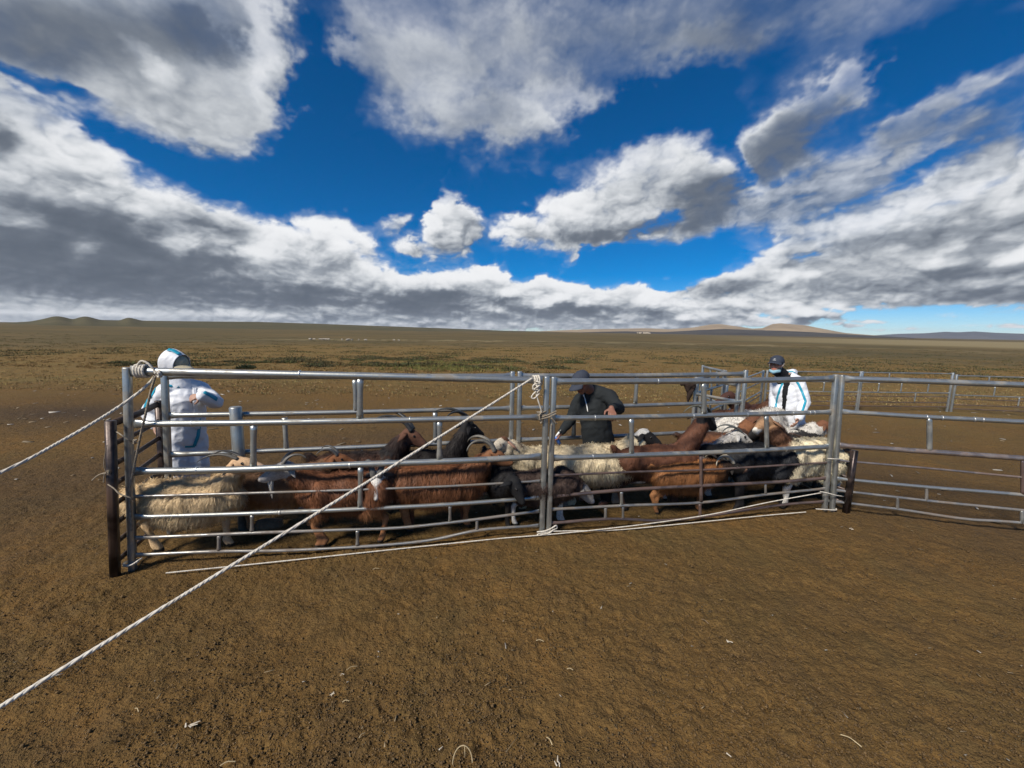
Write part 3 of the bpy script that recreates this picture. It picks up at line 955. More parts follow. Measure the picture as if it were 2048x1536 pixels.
# dark brown flat-bar gates that close the two ends of the race
def flat_gate(label, a, b, ztop, slats, zb_off=0.0, lean=Vector((0, 0, 0)), lean2=Vector((0, 0, 0))):
    base = a.copy(); base.z = 0
    root = thing('end_gate', label, 'gate', base, 0, 'brown end gates of the race')
    d = (b - a); L = d.length; d.normalize()
    ang = math.atan2(d.y, d.x)
    R = Matrix.Rotation(ang, 3, 'Z')
    for p, h, le in ((Vector((0, 0, 0)), ztop, lean), (d * L, ztop + zb_off, lean2)):
        m = MB()
        m.sweep([p - Vector((0, 0, .03)), p + le * .5 + Vector((0, 0, h * .5)), p + le + Vector((0, 0, h))], [(.026, .026)] * 3, 12, d, .85)
        m.build('post', M_GATE, root)
    for k in range(slats):
        z = .10 + (ztop - .125) * k / (slats - 1)
        m = MB()
        q0 = lean * (z / ztop); q1 = lean2 * (z / ztop)
        m.sweep([d * .03 + q0 + Vector((0, 0, z)), d * (L * .5) + (q0 + q1) * .5 + Vector((0, 0, z - .004)), d * (L - .03) + q1 + Vector((0, 0, z + zb_off * .8))], [(.020, .010)] * 3 if k < slats - 1 else [(.026, .012)] * 3, 8, Vector((d.y, -d.x, 0)), .9)
        m.build('bar', M_GATE, root)
    return root
GA0 = G(230, 1150); GA1 = RACE(318, .68)
flat_gate('dark brown flat-bar gate closing the corner beside the cream goat', GA0, GA1, 1.235, 8, .02, Vector(((AT(219, 826, GA0.y) - GA0).x, 0, 0)), Vector((.06, 0, 0)))
GB0 = G(1692, 1026); GB1 = GB0 + FNRM * .75 - FDIR * .02
flat_gate('low dark brown gate behind the twin posts, beside the cream and brown sheep', GB0, GB1, .72, 5)

# short steel pipe standing behind the back panel
p = G(489, 1056)
m = MB(); m.sweep([(0, 0, -.03), (0, 0, .6), (0, 0, 1.19), (0, 0, 1.20)], [.052, .052, .052, .046], 20)
o = m.build('pipe_post', M_STEEL, None, loc=p)
tag(o, 'thick bare galvanised pipe standing alone behind the cream goat\'s horns', 'post')

# the zig-zag run of panels leading off behind the pen
def simple_panel(label, a, b, H, RR, spac=(), tall=1.33, rp_=.022, group='panels of the fence leading away', mats=None):
    base = a.lerp(b, .5); base.z = float(land_z(np.array(base.x), np.array(base.y)))
    root = thing('livestock_panel', label, 'fence panel', base, 0, group)
    a = Vector((a.x, a.y, base.z)); b = Vector((b.x, b.y, base.z))
    for p in (a, b):
        post(root, p - base, p - base + Vector((0, 0, tall)), rp_)
    for k, h in enumerate(H):
        rail(root, [a - base + Vector((0, 0, h)), b - base + Vector((0, 0, h))], RR[k], (mats or [S] * 9)[k])
    for t, i, j in spac:
        p = a.lerp(b, t) - base
        spacer(root, p + Vector((0, 0, H[i] - .01)), p + Vector((0, 0, H[j] + .01)), .016, S)
    return root
Z1 = AT(1389, 800, 5.80); Z2 = AT(1447, 790, 6.95); Z3 = AT(1402, 780, 8.0); Z4 = AT(1449, 780, 9.0)
for z in (Z1, Z2, Z3, Z4): z.z = 0
HP = [1.30, 1.08, .72, .5, .36, .23, .10]; RP = [.024, .02, .02, .011, .016, .013, .013]
simple_panel('short galvanised panel turning back from the rear post of the pen', BE + (Z1 - BE).normalized() * .07, Z1, HP, RP, [(.5, 2, 4)])
simple_panel('galvanised panel zigzagging away behind the short one', Z1 + (Z2 - Z1) * .05, Z2, HP, RP, [(.35, 0, 1), (.7, 0, 1), (.5, 1, 2)])
simple_panel('galvanised panel at the back of the zigzag, seen almost end on', Z2 + (Z3 - Z2) * .05, Z3, HP, RP, [(.3, 0, 1), (.6, 0, 1), (.5, 1, 2)])
# far low fence: from the zigzag out to the right
HF = [1.02, .76, .50, .40, .24, .13]; RF = [.017, .013, .016, .011, .011, .011]
MF = [S, LO, S, RU, RU, RU]
f0 = AT(1452, 790, 7.4); f1 = AT(1522, 790, 10.3); f1b = AT(1530, 790, 10.35); f2 = AT(1899, 790, 10.55); f2b = AT(1907, 790, 10.55); f3 = AT(2290, 790, 10.0)
for z in (f0, f1, f1b, f2, f2b, f3): z.z = 0
FAR = 'panels of the far low fence'
simple_panel('thin railed far panel running out to the twin posts beside the capped man', f0, f1, HF, RF, [(.4, 1, 2)], 1.05, .026, FAR, MF)
fm = f1b.lerp(f2, .5)
simple_panel('thin railed far panel behind the capped man in white', f1b, fm, HF, RF, [(.3, 0, 1), (.62, 1, 2)], 1.05, .026, FAR, MF)
simple_panel('thin railed far panel left of the far twin posts', fm + (f2 - fm) * .015, f2, HF, RF, [(.3, 0, 1), (.45, 1, 2), (.2, 1, 2), (.62, 2, 4), (.75, 1, 2)], 1.05, .026, FAR, MF)
simple_panel('thin railed far panel right of the far twin posts', f2b, f3, HF, RF, [(.18, 0, 1), (.22, 1, 2), (.36, 2, 4), (.5, 1, 2)], 1.05, .026, FAR, MF)
# ================================================================ goats and sheep
C_CHEST = (.20, .080, .034); C_DCHEST = (.100, .044, .025); C_CREAM = (.54, .45, .30); C_WHITE = (.62, .59, .54)
C_BLACK = (.013, .012, .013); C_TAN = (.26, .135, .075); C_ORANGE = (.24, .110, .045); C_GREY = (.30, .28, .26); C_DBROWN = (.058, .037, .029)
C_HORN = (.105, .095, .080); C_HORNP = (.30, .265, .20)

def hair_mesh(name, v, f, nrm, part, colv, wts, N, length, width, comb, curl, parent, rng, mat=None):
    """the coat: many fine tapering locks standing on the hide. comb = (out, back, down)"""
    fc = v[f].mean(1)
    ar = np.linalg.norm(np.cross(v[f[:, 2]] - v[f[:, 0]], v[f[:, 3]] - v[f[:, 1]]), axis=1)
    w = ar * wts[f].mean(1)
    idx = rng.choice(len(f), N, p=w / w.sum())
    a = rng.random((N, 1)); b = rng.random((N, 1))
    q = v[f[idx]]
    p = (q[:, 0] * (1 - a) + q[:, 1] * a) * (1 - b) + (q[:, 3] * (1 - a) + q[:, 2] * a) * b
    n = nrm[f[idx]].mean(1); n /= np.maximum(np.linalg.norm(n, axis=1, keepdims=True), 1e-6)
    lv = length[f[idx]].mean(1, keepdims=True)
    col = colv[f[idx]].mean(1)
    lump = fbm(p[:, 0] * 9 + p[:, 1] * 5, p[:, 2] * 9 + p[:, 1] * 4, 3, 5)[:, None]
    lock = np.stack([np.sin(p[:, 0] * 46 + p[:, 2] * 13), np.sin(p[:, 1] * 50 + p[:, 0] * 17), np.sin(p[:, 2] * 38 + p[:, 0] * 21) * .5], 1)
    d = n * comb[0] + np.array([[-1, 0, 0]]) * comb[1] + np.array([[0, 0, -1.0]]) * comb[2] + rng.normal(0, .16 + curl * .25, (N, 3)) + lock * curl * .5
    d /= np.linalg.norm(d, axis=1, keepdims=True)
    out = (d * n).sum(1, keepdims=True)
    d = d + n * np.maximum(0, .12 - out)
    d /= np.linalg.norm(d, axis=1, keepdims=True)
    L = lv * (0.65 + .7 * rng.random((N, 1))) * (1 + .35 * lump)
    side = np.cross(d, n); side /= np.maximum(np.linalg.norm(side, axis=1, keepdims=True), 1e-6)
    side = side + n * rng.normal(0, .5, (N, 1)); side /= np.linalg.norm(side, axis=1, keepdims=True)
    W = width * (.6 + .8 * rng.random((N, 1)))
    p0 = p - n * .006
    m = p0 + d * L * .55 + n * L * .06 + rng.normal(0, .12 + curl * .2, (N, 3)) * L
    t = p0 + d * L + np.array([[0, 0, -1.0]]) * L * (.18 + .2 * comb[2]) + rng.normal(0, .12 + curl * .25, (N, 3)) * L
    V = np.stack([p0 - side * W, p0 + side * W, m - side * W * .8, m + side * W * .8, t], 1).reshape(-1, 3)
    k = np.arange(N)[:, None] * 5
    T = np.concatenate([k + np.array([[0, 1, 3]]), k + np.array([[0, 3, 2]]), k + np.array([[2, 3, 4]])], 0)
    c = col * (.80 + .38 * rng.random((N, 1))) * (1 + .45 * lump)
    c = np.repeat(c, 5, 0)
    o = mesh_obj(name, V, T.astype(np.int32), mat or M_HAIR, parent, True, np.clip(c, 0, .9))
    nn = n + rng.normal(0, .16, (N, 3)); nn /= np.linalg.norm(nn, axis=1, keepdims=True)
    o.data.normals_split_custom_set_from_vertices(np.repeat(nn, 5, 0).astype(np.float32))   # locks lie flat, lit like the hide under them
    return o

def horn_mesh(name, base, d0, bend, out, length, r0, turn, parent, col, ridges=14, spread=0.0):
    """a horn that leaves BASE along d0 and curls TURN radians about the axis 'bend', drifting outward"""
    n = 26
    p = Vector(base) - d0 * .012
    pts = [p.copy()]
    d = d0.normalized()
    for k in range(n):
        R = Matrix.Rotation(turn / n * (0.7 + .6 * k / n), 3, bend)
        d = (R @ d + out * (spread / n)).normalized()
        p = p + d * (length / n)
        pts.append(p.copy())
    rr = []
    for k in range(n + 1):
        t = k / n
        r = r0 * (1 - t) ** .75 + .0025
        r *= 1 + .10 * math.sin(t * ridges * 2 * math.pi) * (1 - t)
        rr.append((r * .80, r * 1.12))
    m = MB()
    m.sweep(pts, rr, 10, bend)
    o = m.build(name, M_HORN, parent)
    V = np.array(m.v)
    t = np.repeat(np.linspace(0, 1, n + 1), 10)[:, None]
    set_col(o.data, np.array(col)[None, :] * (1 - .45 * t) * (1 + .12 * np.sin(t * ridges * 6.28)))
    return o

def basis(yaw, pitch, roll=0.0):
    f = Vector((math.cos(yaw) * math.cos(pitch), math.sin(yaw) * math.cos(pitch), math.sin(pitch)))
    l = Vector((-math.sin(yaw), math.cos(yaw), 0))
    u = f.cross(l).normalized()
    if roll:
        R = Matrix.Rotation(roll, 3, f)
        l = R @ l; u = R @ u
    return f, l, u

def animal(name, label, pos, heading, s=1.0, sheep=False, col=None, neck=(0, 40, .26), head=(0, -15, 0), horns=None, horncol=C_HORN,
           hair=None, patch=None, ears=True, beard=None, tail='up', fat=1.0, seed=1, longleg=1.0, hlen=None):
    rng = np.random.default_rng(seed)
    c = dict(body=C_CHEST, back=None, belly=None, neck=None, head=None, muzzle=None, leg=None, ear=None)
    c.update(col or {})
    for k in ('neck', 'head', 'leg', 'belly', 'back'):
        if c[k] is None: c[k] = c['body']
    if c['muzzle'] is None: c['muzzle'] = c['head']
    if c['ear'] is None: c['ear'] = c['head']
    root = thing(name, label, 'sheep' if sheep else 'goat', (pos.x, pos.y, 0.0), heading, 'goats and sheep crowded in the pen')
    lat = (.84 if not sheep else .96) * fat
    m = MB()
    fl = (Vector((0, 1, 0)), lat)
    LZ = .04 * (longleg - 1)
    m.cone((-.29, 0, .525), .115, (-.02, 0, .505), .150, 16, fl)
    m.cone((-.02, 0, .500), .150, (.24, 0, .505), .135, 16, fl)
    m.cone((-.20, 0, .575), .060, (.22, 0, .590), .060, 12, fl)
    m.cone((-.08, 0, .440), .125 * fat, (.12, 0, .430), .120, 14, fl)
    m.cone((.24, 0, .50), .12, (.33, 0, .50), .095, 14, fl)
    bones = [('body', Vector((-.3, 0, .52)), Vector((.30, 0, .52)), .16)]
    for sy in (1, -1):
        j = rng.normal(0, .018, 6)
        w = .085 * lat
        m.cone((.20, w * 1.0, .55), .075, (.235, w * 1.1, .36), .055)
        m.cone((.235, w * 1.1, .37), .050, (.245 + j[0], w, .215), .030)
        m.cone((.245 + j[0], w, .215), .029, (.235 + j[1], w, .075), .020)
        m.cone((.235 + j[1], w, .075), .024, (.262 + j[1], w, .022), .023)
        m.cone((-.27, w, .52), .105, (-.205 + j[2], w * 1.15, .36), .072)
        m.cone((-.205 + j[2], w * 1.15, .37), .062, (-.335 + j[3], w, .245), .030)
        m.cone((-.335 + j[3], w, .245), .028, (-.315 + j[4], w, .075), .020)
        m.cone((-.315 + j[4], w, .075), .024, (-.290 + j[4], w, .022), .023)
        bones += [('leg', Vector((.24, w, .30)), Vector((.25, w, .0)), .03), ('leg', Vector((-.30, w, .27)), Vector((-.30, w, .0)), .03),
                  ('thigh', Vector((-.27, w, .5)), Vector((-.22, w * 1.2, .34)), .08), ('thigh', Vector((.21, w, .52)), Vector((.24, w * 1.1, .36)), .06)]
    # neck and head
    ny, npit, nl = neck
    nf, nlft, nup = basis(rad(ny), rad(npit))
    nb = Vector((.24, 0, .555))
    h0 = nb + nf * nl * 1.18
    m.cone(nb - nf * .02, .115, nb + nf * nl * .55, .082, 14, (nlft, .85))
    m.cone(nb + nf * nl * .45, .082, h0, .066, 14, (nlft, .88))
    m.cone(Vector((.31, 0, .47)), .085, nb + nf * nl * .5 - nup * .02, .062, 12, (nlft, .85))
    hy, hp, hr = head
    f, l, u = basis(rad(hy), rad(hp), rad(hr))
    k = 1.06 if sheep else 1.0
    m.cone(h0 + f * .005 + u * .010, .066 * k, h0 + f * .075 + u * .004, .056 * k, 14, (l, .86))
    m.cone(h0 + f * .07 + u * .004, .054 * k, h0 + f * .195 - u * (.030 if not sheep else .026), .031, 14, (l, .80))
    if sheep: m.cone(h0 + f * .06 + u * .022, .040, h0 + f * .15 + u * .006, .030, 12, (l, .8))
    m.cone(h0 + f * .03 - u * .035, .046, h0 + f * .175 - u * .052, .023, 12, (l, .8))
    for sy in (1, -1):
        m.ball(h0 + f * .062 + l * (sy * .040) + u * .030, (.020, .014, .014))
    bones += [('neck', nb + nf * .03, h0 - nf * .06, .065), ('head', h0 - f * .02, h0 + f * .10, .075), ('muzzle', h0 + f * .15 - u * .02, h0 + f * .21 - u * .035, .03)]
    # tail
    if tail == 'up':
        m.cone((-.385, 0, .585), .030, (-.47, 0, .66), .014)
    elif tail == 'down':
        m.cone((-.39, 0, .575), .032, (-.45, 0, .47), .018)
    elif tail == 'fat':
        m.cone((-.39, .055, .52), .075, (-.43, .05, .40), .060); m.cone((-.39, -.055, .52), .075, (-.43, -.05, .40), .060)
    v, fa, nrm = fuse(m, .0135, 5)
    # which part each point of the hide belongs to
    dist = np.full((len(bones), len(v)), 9.0)
    for i, (nm, a, b, r) in enumerate(bones):
        a = np.array(a); b = np.array(b); ab = b - a
        t = np.clip(((v - a) @ ab) / (ab @ ab), 0, 1)
        dist[i] = np.linalg.norm(v - (a + t[:, None] * ab), axis=1) - r
    edge = fbm(v[:, 0] * 14 + v[:, 1] * 9, v[:, 2] * 14 - v[:, 1] * 6, 3, seed) * .03
    dist = dist + edge[None, :] * np.sign(np.arange(len(bones)) % 2 - .5)[:, None]
    own = np.argmin(dist, 0)
    names = np.array([b[0] for b in bones])[own]
    cv = np.zeros((len(v), 3), np.float32)
    for nm, key in (('body', 'body'), ('thigh', 'body'), ('leg', 'leg'), ('neck', 'neck'), ('head', 'head'), ('muzzle', 'muzzle')):
        cv[names == nm] = c[key]
    bodyish = (names == 'body') | (names == 'thigh')
    tb = sstep(.60, .66, v[:, 2] + edge)[:, None] * bodyish[:, None]
    cv = cv * (1 - tb) + np.array(c['back'])[None, :] * tb
    tb = sstep(.40, .33, v[:, 2] + edge)[:, None] * bodyish[:, None]
    cv = cv * (1 - tb) + np.array(c['belly'])[None, :] * tb
    if patch is not None:
        cv = patch(v, names, cv, edge)
    hoof = (v[:, 2] < .038)
    cv[hoof] = (.028, .024, .02)
    # nostrils and mouth line
    nz = np.array(h0 + f * .222 - u * .030)
    dm = np.linalg.norm(v - nz, axis=1)
    cv *= (1 - .65 * sstep(.022, .010, dm))[:, None]
    # woolly unevenness
    wool = np.where(np.isin(names, ['body', 'thigh', 'neck']), 1.0, .12)
    v2 = v + nrm * ((fbm(v[:, 0] * 11 + v[:, 1] * 7, v[:, 2] * 11 + v[:, 1] * 5, 3, seed + 3) * (.030 if sheep else .018) + (.028 if sheep else .010)) * wool)[:, None]
    v2[:, 2] = np.maximum(v2[:, 2], 0)
    nrm = normals_of(v2, fa)
    body = mesh_obj('body', v2 * s, fa, M_HIDE, root, True, cv)
    # coat
    N, ln, wd, comb, curl = hair
    N = int(N)
    wt = np.select([names == 'body', names == 'thigh', names == 'neck', names == 'leg', names == 'head', names == 'muzzle'], [1, 1, 1.25, .16, .45, .1])
    le = np.select([names == 'body', names == 'thigh', names == 'neck', names == 'leg', names == 'head', names == 'muzzle'], [ln, ln * .9, ln * .95, min(ln * .25, .016), min(ln * .2, .010), .005])
    hf = sstep(.16, .34, v2[:, 2])
    le = le * (.25 + .75 * hf)
    if hlen is not None: le = le * hlen(v2, names)
    hair_mesh('coat', v2 * s, fa, nrm, names, cv, wt, N, le * s, wd * s, comb, curl, root, rng)
    # eyes, ears, horns, beard
    for sy in (1, -1):
        e = MB(); e.ball((h0 + f * .066 + l * (sy * .047 * k) + u * .026) * s, .0115 * s, None, 6, 10)
        e.build('eye', M_EYE, root)
    if ears:
        for sy in (1, -1):
            b0 = h0 + f * (-.012) + l * (sy * .050) + u * .028
            dr = (l * sy * .85 - u * .45 - f * .25).normalized()
            pts = [b0, b0 + dr * .035, b0 + dr * .075 - u * .010, b0 + dr * .115 - u * .026]
            e = MB()
            e.sweep([p * s for p in pts], [(.012 * s, .007 * s), (.024 * s, .007 * s), (.021 * s, .006 * s), (.004 * s, .003 * s)], 10, u)
            o = e.build('ear', M_HIDE, root)
            set_col(o.data, np.tile(np.array(c['ear'], np.float32), (len(o.data.vertices), 1)))
    if horns:
        kind = horns
        P = {'ridged': (.36, .025, 2.6, .45), 'low': (.23, .0175, 2.2, .45), 'long': (.32, .0145, 1.35, .25), 'flat': (.30, .0150, 2.1, .30), 'curl': (.36, .026, 4.2, .75), 'short': (.17, .017, .8, .2), 'big': (.42, .027, 1.75, .45), 'side': (.42, .022, 1.1, 1.4)}[kind]
        for sy in (1, -1):
            b0 = h0 + l * (sy * .026) + u * .066 + f * .012
            d0 = (u * .85 + l * sy * .12 - f * ({'long': 1.1, 'flat': 1.3, 'big': .85}.get(kind, .45))).normalized()
            horn_mesh('horn', b0 * s, d0, -l, l * sy, P[0] * s, P[1] * s, P[2], root, horncol, 13, P[3])
    if beard is not None:
        n = 90
        b0 = np.array((h0 + f * .13 - u * .072) * s)
        r = rng.normal(0, .010, (n, 3)) * s
        L = (.11 + .05 * rng.random((n, 1))) * s
        p = b0 + r
        t = p + np.array([[0, 0, -1.0]]) * L - r * .8
        sd = rng.normal(0, 1, (n, 3)); sd /= np.linalg.norm(sd, axis=1, keepdims=True); sd *= .004
        V = np.stack([p - sd, p + sd, t], 1).reshape(-1, 3)
        mesh_obj('beard', V, np.arange(3 * n).reshape(-1, 3).astype(np.int32), M_HAIR, root, True, np.tile(np.array(beard, np.float32), (3 * n, 1)))
    return root

R_, L_ = FANG, FANG + math.pi
GOATHAIR = (22000, .056, .0013, (.16, .35, 1.0), .08)
SHORTHAIR = (12000, .024, .0018, (.22, .8, .45), .03)
WOOL = (26000, .034, .0020, (.40, .10, .85), .45)

def spots(scale, thr, colr, parts=('body', 'thigh'), sd=3):
    def fn(v, names, cv, edge):
        n = fbm(v[:, 0] * scale + v[:, 1] * scale * .8, v[:, 2] * scale, 3, sd)
        mk = (n > thr) & np.isin(names, parts)
        cv = cv.copy(); cv[mk] = colr
        return cv
    return fn
def front_dark(x0, colr, parts=('body', 'thigh', 'neck')):
    def fn(v, names, cv, edge):
        k = sstep(x0 - .03, x0 + .03, v[:, 0] + edge)[:, None] * np.isin(names, parts)[:, None]
        return cv * (1 - k) + np.array(colr)[None, :] * k
    return fn

def crown(q):
    def fn(v, names, cv, edge):
        h = np.isin(names, ('head',))
        z = v[:, 2] - v[:, 0] * .35
        mk = h & (z > np.quantile(z[h], q)) 
        cv = cv.copy(); cv[mk] = C_WHITE
        return cv
    return fn
animal('goat', 'cream long-haired goat with thin swept-back horns in the corner beside the brown end gate', RACE(365, .155), R_, 1.0,
       col=dict(body=(.72, .53, .30), belly=(.62, .45, .26), head=(.52, .34, .20), leg=(.60, .42, .24), neck=(.70, .51, .29), muzzle=(.42, .29, .2)), neck=(-8, 50, .25), head=(-10, 4, 0),
       horns='long', hair=(34000, .062, .0013, (.22, .35, .95), .45), tail='down', seed=11, fat=1.06)
animal('goat', 'tan-brown goat following close behind the cream goat, its head hidden by the chestnut one', RACE(556, .40), R_, .98,
       col=dict(body=(.25, .135, .068), belly=(.30, .18, .09), head=C_CHEST, neck=(.16, .085, .044)), neck=(6, 30, .26), head=(0, -6, 0), horns='low', horncol=(.15, .14, .125),
       hair=GOATHAIR, seed=12)
animal('goat', 'chestnut goat with grey-white face and hanging white beard, facing the cream goat', RACE(694, .150), L_, 1.0,
       col=dict(body=(.180, .070, .031), belly=C_ORANGE, head=(.36, .33, .30), muzzle=(.40, .37, .34), leg=(.28, .125, .055)), neck=(8, 36, .26), head=(24, -8, 0), horns='low', horncol=(.13, .12, .105),
       hair=GOATHAIR, beard=(.58, .55, .50), seed=13)
animal('goat', 'brown goat with near-black topline and raised dark head, in the back row mid-panel', RACE(720, .63), R_, 1.07,
       col=dict(body=C_DCHEST, back=(.018, .015, .015), head=(.105, .048, .030), muzzle=(.05, .03, .022), neck=(.035, .020, .016)), neck=(0, 50, .28), head=(-16, -20, 0), horns='big', horncol=(.045, .045, .045),
       hair=GOATHAIR, seed=14, tail='up')
animal('goat', 'goat with white blaze face looking down at the photographer between two chestnut goats', RACE(866, .36), L_, .94,
       col=dict(body=C_DCHEST, head=C_WHITE, muzzle=(.60, .57, .52), ear=(.08, .06, .05)), neck=(48, 16, .36), head=(86, -50, 0), horns='curl', horncol=(.12, .115, .105),
       hair=GOATHAIR, beard=(.62, .60, .55), seed=15)
animal('goat', 'long-haired chestnut goat with thick ridged horns curving back, in front of mid-panel', RACE(880, .175), R_, 1.04,
       col=dict(body=(.200, .080, .034), belly=(.30, .15, .058), head=(.19, .085, .04), leg=(.30, .14, .06)), neck=(-4, 38, .24), head=(-6, -12, 0), horns='ridged', horncol=(.20, .185, .155),
       hair=(27000, .068, .0013, (.16, .25, 1.0), .12), seed=16)
animal('goat', 'black goat with upright neck and big dark sweeping horns, behind the ridge-horned chestnut goat', RACE(858, .66), R_, 1.04,
       col=dict(body=(.020, .016, .015), head=C_BLACK), neck=(0, 66, .30), head=(20, -20, 0), horns='big', horncol=(.040, .044, .046), hair=GOATHAIR, seed=17)
animal('sheep', 'white-faced sheep with brown eye patch resting its chin on the black goat\'s back', RACE(1088, .60), L_, 1.02, True,
       col=dict(body=C_CREAM, head=(.60, .52, .40), muzzle=(.56, .46, .36), ear=(.42, .24, .17), neck=(.5, .42, .3)), neck=(14, 40, .25), head=(38, -8, 0), hair=WOOL, tail='fat', seed=18,
       patch=spots(9, .22, (.12, .055, .03), ('head', 'neck'), 9))
animal('goat', 'black goat standing nose-on to the front rails beside the middle posts', RACE(990, .42), FANG - rad(83), .97,
       col=dict(body=C_BLACK, head=(.011, .011, .012), leg=(.014, .012, .011)), neck=(10, 4, .22), head=(40, -50, 0), horns=None, hair=GOATHAIR, seed=19)
animal('sheep', 'dark brown woolly sheep with white forelegs, head lowered under the cream sheep', RACE(1087, .13), R_, .88, True,
       col=dict(body=C_DBROWN, head=(.26, .24, .22), muzzle=(.36, .34, .32), leg=(.66, .63, .58), neck=(.035, .024, .02)), neck=(0, -30, .22), head=(-5, -42, 0), hair=WOOL, tail='down', seed=20)
animal('sheep', 'thick-fleeced cream sheep with black face and white crown, in front of the dark-jacketed man', RACE(1196, .40), R_, 1.10, True,
       col=dict(body=(.72, .60, .40), head=C_BLACK, muzzle=C_BLACK, leg=(.22, .20, .17), neck=(.72, .61, .42), ear=C_BLACK, belly=(.36, .30, .21)), neck=(-4, 44, .25), head=(-24, -22, 0), hair=(32000, .038, .0020, (.38, .08, .9), .42), tail='fat', seed=21,
       patch=crown(.80))
animal('goat', 'tall dark chestnut buck, neck stretched up, horns swept back, right of the black-faced sheep', RACE(1316, .27), R_, 1.16,
       col=dict(body=(.125, .052, .029), head=C_BLACK, neck=(.12, .050, .028), belly=(.06, .03, .02), leg=(.05, .026, .018)), neck=(4, 56, .34), head=(20, -24, 0), horns='flat', horncol=(.13, .13, .10), hair=(15000, .030, .0017, (.18, .4, .9), .06), seed=22)
animal('goat', 'sleek red-brown goat with dark stripe down its back, behind the white horned goat', RACE(1425, .72), R_, 1.14,
       col=dict(body=(.19, .080, .037), back=(.045, .022, .015), head=(.13, .055, .03)), neck=(10, 36, .30), head=(10, -10, 0), horns=None, hair=SHORTHAIR, seed=23)
animal('goat', 'white goat with speckled face, lop ears and grey swept horns, looking past the black goat', RACE(1392, .44), R_, 1.05,
       col=dict(body=(.52, .49, .45), head=C_WHITE, muzzle=(.45, .42, .40), ear=C_WHITE), neck=(4, 36, .26), head=(-14, -18, 0), horns='flat', horncol=(.12, .13, .125), hair=(15000, .045, .002, (.45, .3, .8), .5), seed=24,
       patch=spots(26, .22, (.10, .09, .085), ('head', 'muzzle'), 14))
animal('goat', 'orange-brown goat with black head and pale hooked horns, against the front rails', RACE(1374, .14), R_, .92,
       col=dict(body=(.28, .120, .044), head=(.020, .016, .014), muzzle=(.20, .11, .07), neck=(.05, .028, .018), leg=(.30, .135, .055)), neck=(-8, 6, .25), head=(-12, -4, 0), horns='ridged', horncol=(.55, .48, .36), hair=GOATHAIR, seed=25)
animal('goat', 'large black goat filling the front rails between the orange-brown goat and the cream sheep', RACE(1512, .22), L_, 1.14,
       col=dict(body=(.012, .013, .016), head=C_BLACK, leg=C_BLACK), neck=(-20, 4, .22), head=(-30, -30, 0), horns=None, hair=(12000, .040, .002, (.25, .4, .8), .06), seed=26)
animal('sheep', 'cream sheep with brown neck and white muzzle, standing by the twin posts', RACE(1606, .22), L_, 1.14, True,
       col=dict(body=(.76, .66, .46), head=(.34, .20, .11), muzzle=(.72, .68, .60), neck=(.14, .066, .036), leg=(.68, .64, .57), ear=(.22, .12, .07)), neck=(-10, 54, .31), head=(20, -10, 0), hair=(32000, .034, .0020, (.36, -.1, .9), .42), tail='down', seed=27,
       patch=front_dark(.28, (.13, .062, .034), ('body', 'thigh')))
animal('sheep', 'black-headed sheep turned left behind the brown-necked cream sheep', RACE(1582, .66), L_, 1.05, True,
       col=dict(body=(.03, .027, .026), head=C_BLACK, ear=C_BLACK), neck=(0, 34, .26), head=(0, -18, 0), hair=WOOL, tail='fat', seed=28)
def YP(u, Y):
    p = AT(u, 900, Y); p.z = 0
    return p
animal('sheep', 'white fleeced sheep, its rounded back showing above the sleek red-brown goat', YP(1500, 5.30), R_ + .25, 1.36, True,
       col=dict(body=C_WHITE, head=(.55, .5, .45)), neck=(10, 10, .24), head=(20, -30, 0), hair=WOOL, tail='fat', seed=29)
animal('sheep', 'brown sheep with raised head at the knee of the man in the open white coverall', YP(1478, 5.95), R_ - .1, 1.22, True,
       col=dict(body=C_DCHEST, head=(.075, .032, .02)), neck=(0, 50, .30), head=(-10, -8, 0), hair=WOOL, tail='fat', seed=30)
animal('goat', 'small brown goat facing away to the zigzag fence, ear pricked and nose out', YP(1512, 6.35), L_ + .1, 1.28,
       col=dict(body=(.055, .024, .018), head=(.06, .026, .02)), neck=(0, 40, .28), head=(0, -8, 0), horns=None, hair=SHORTHAIR, seed=31)
animal('sheep', 'brown-headed white sheep held by the man in the open white coverall', YP(1566, 5.30), R_ - .12, 1.04, True,
       col=dict(body=C_WHITE, head=(.16, .068, .036), muzzle=(.22, .11, .07), ear=(.15, .07, .04)), neck=(0, 30, .26), head=(-14, -14, 0), hair=WOOL, tail='fat', seed=32,
       patch=spots(5, .12, C_BLACK, ('body',), 21))
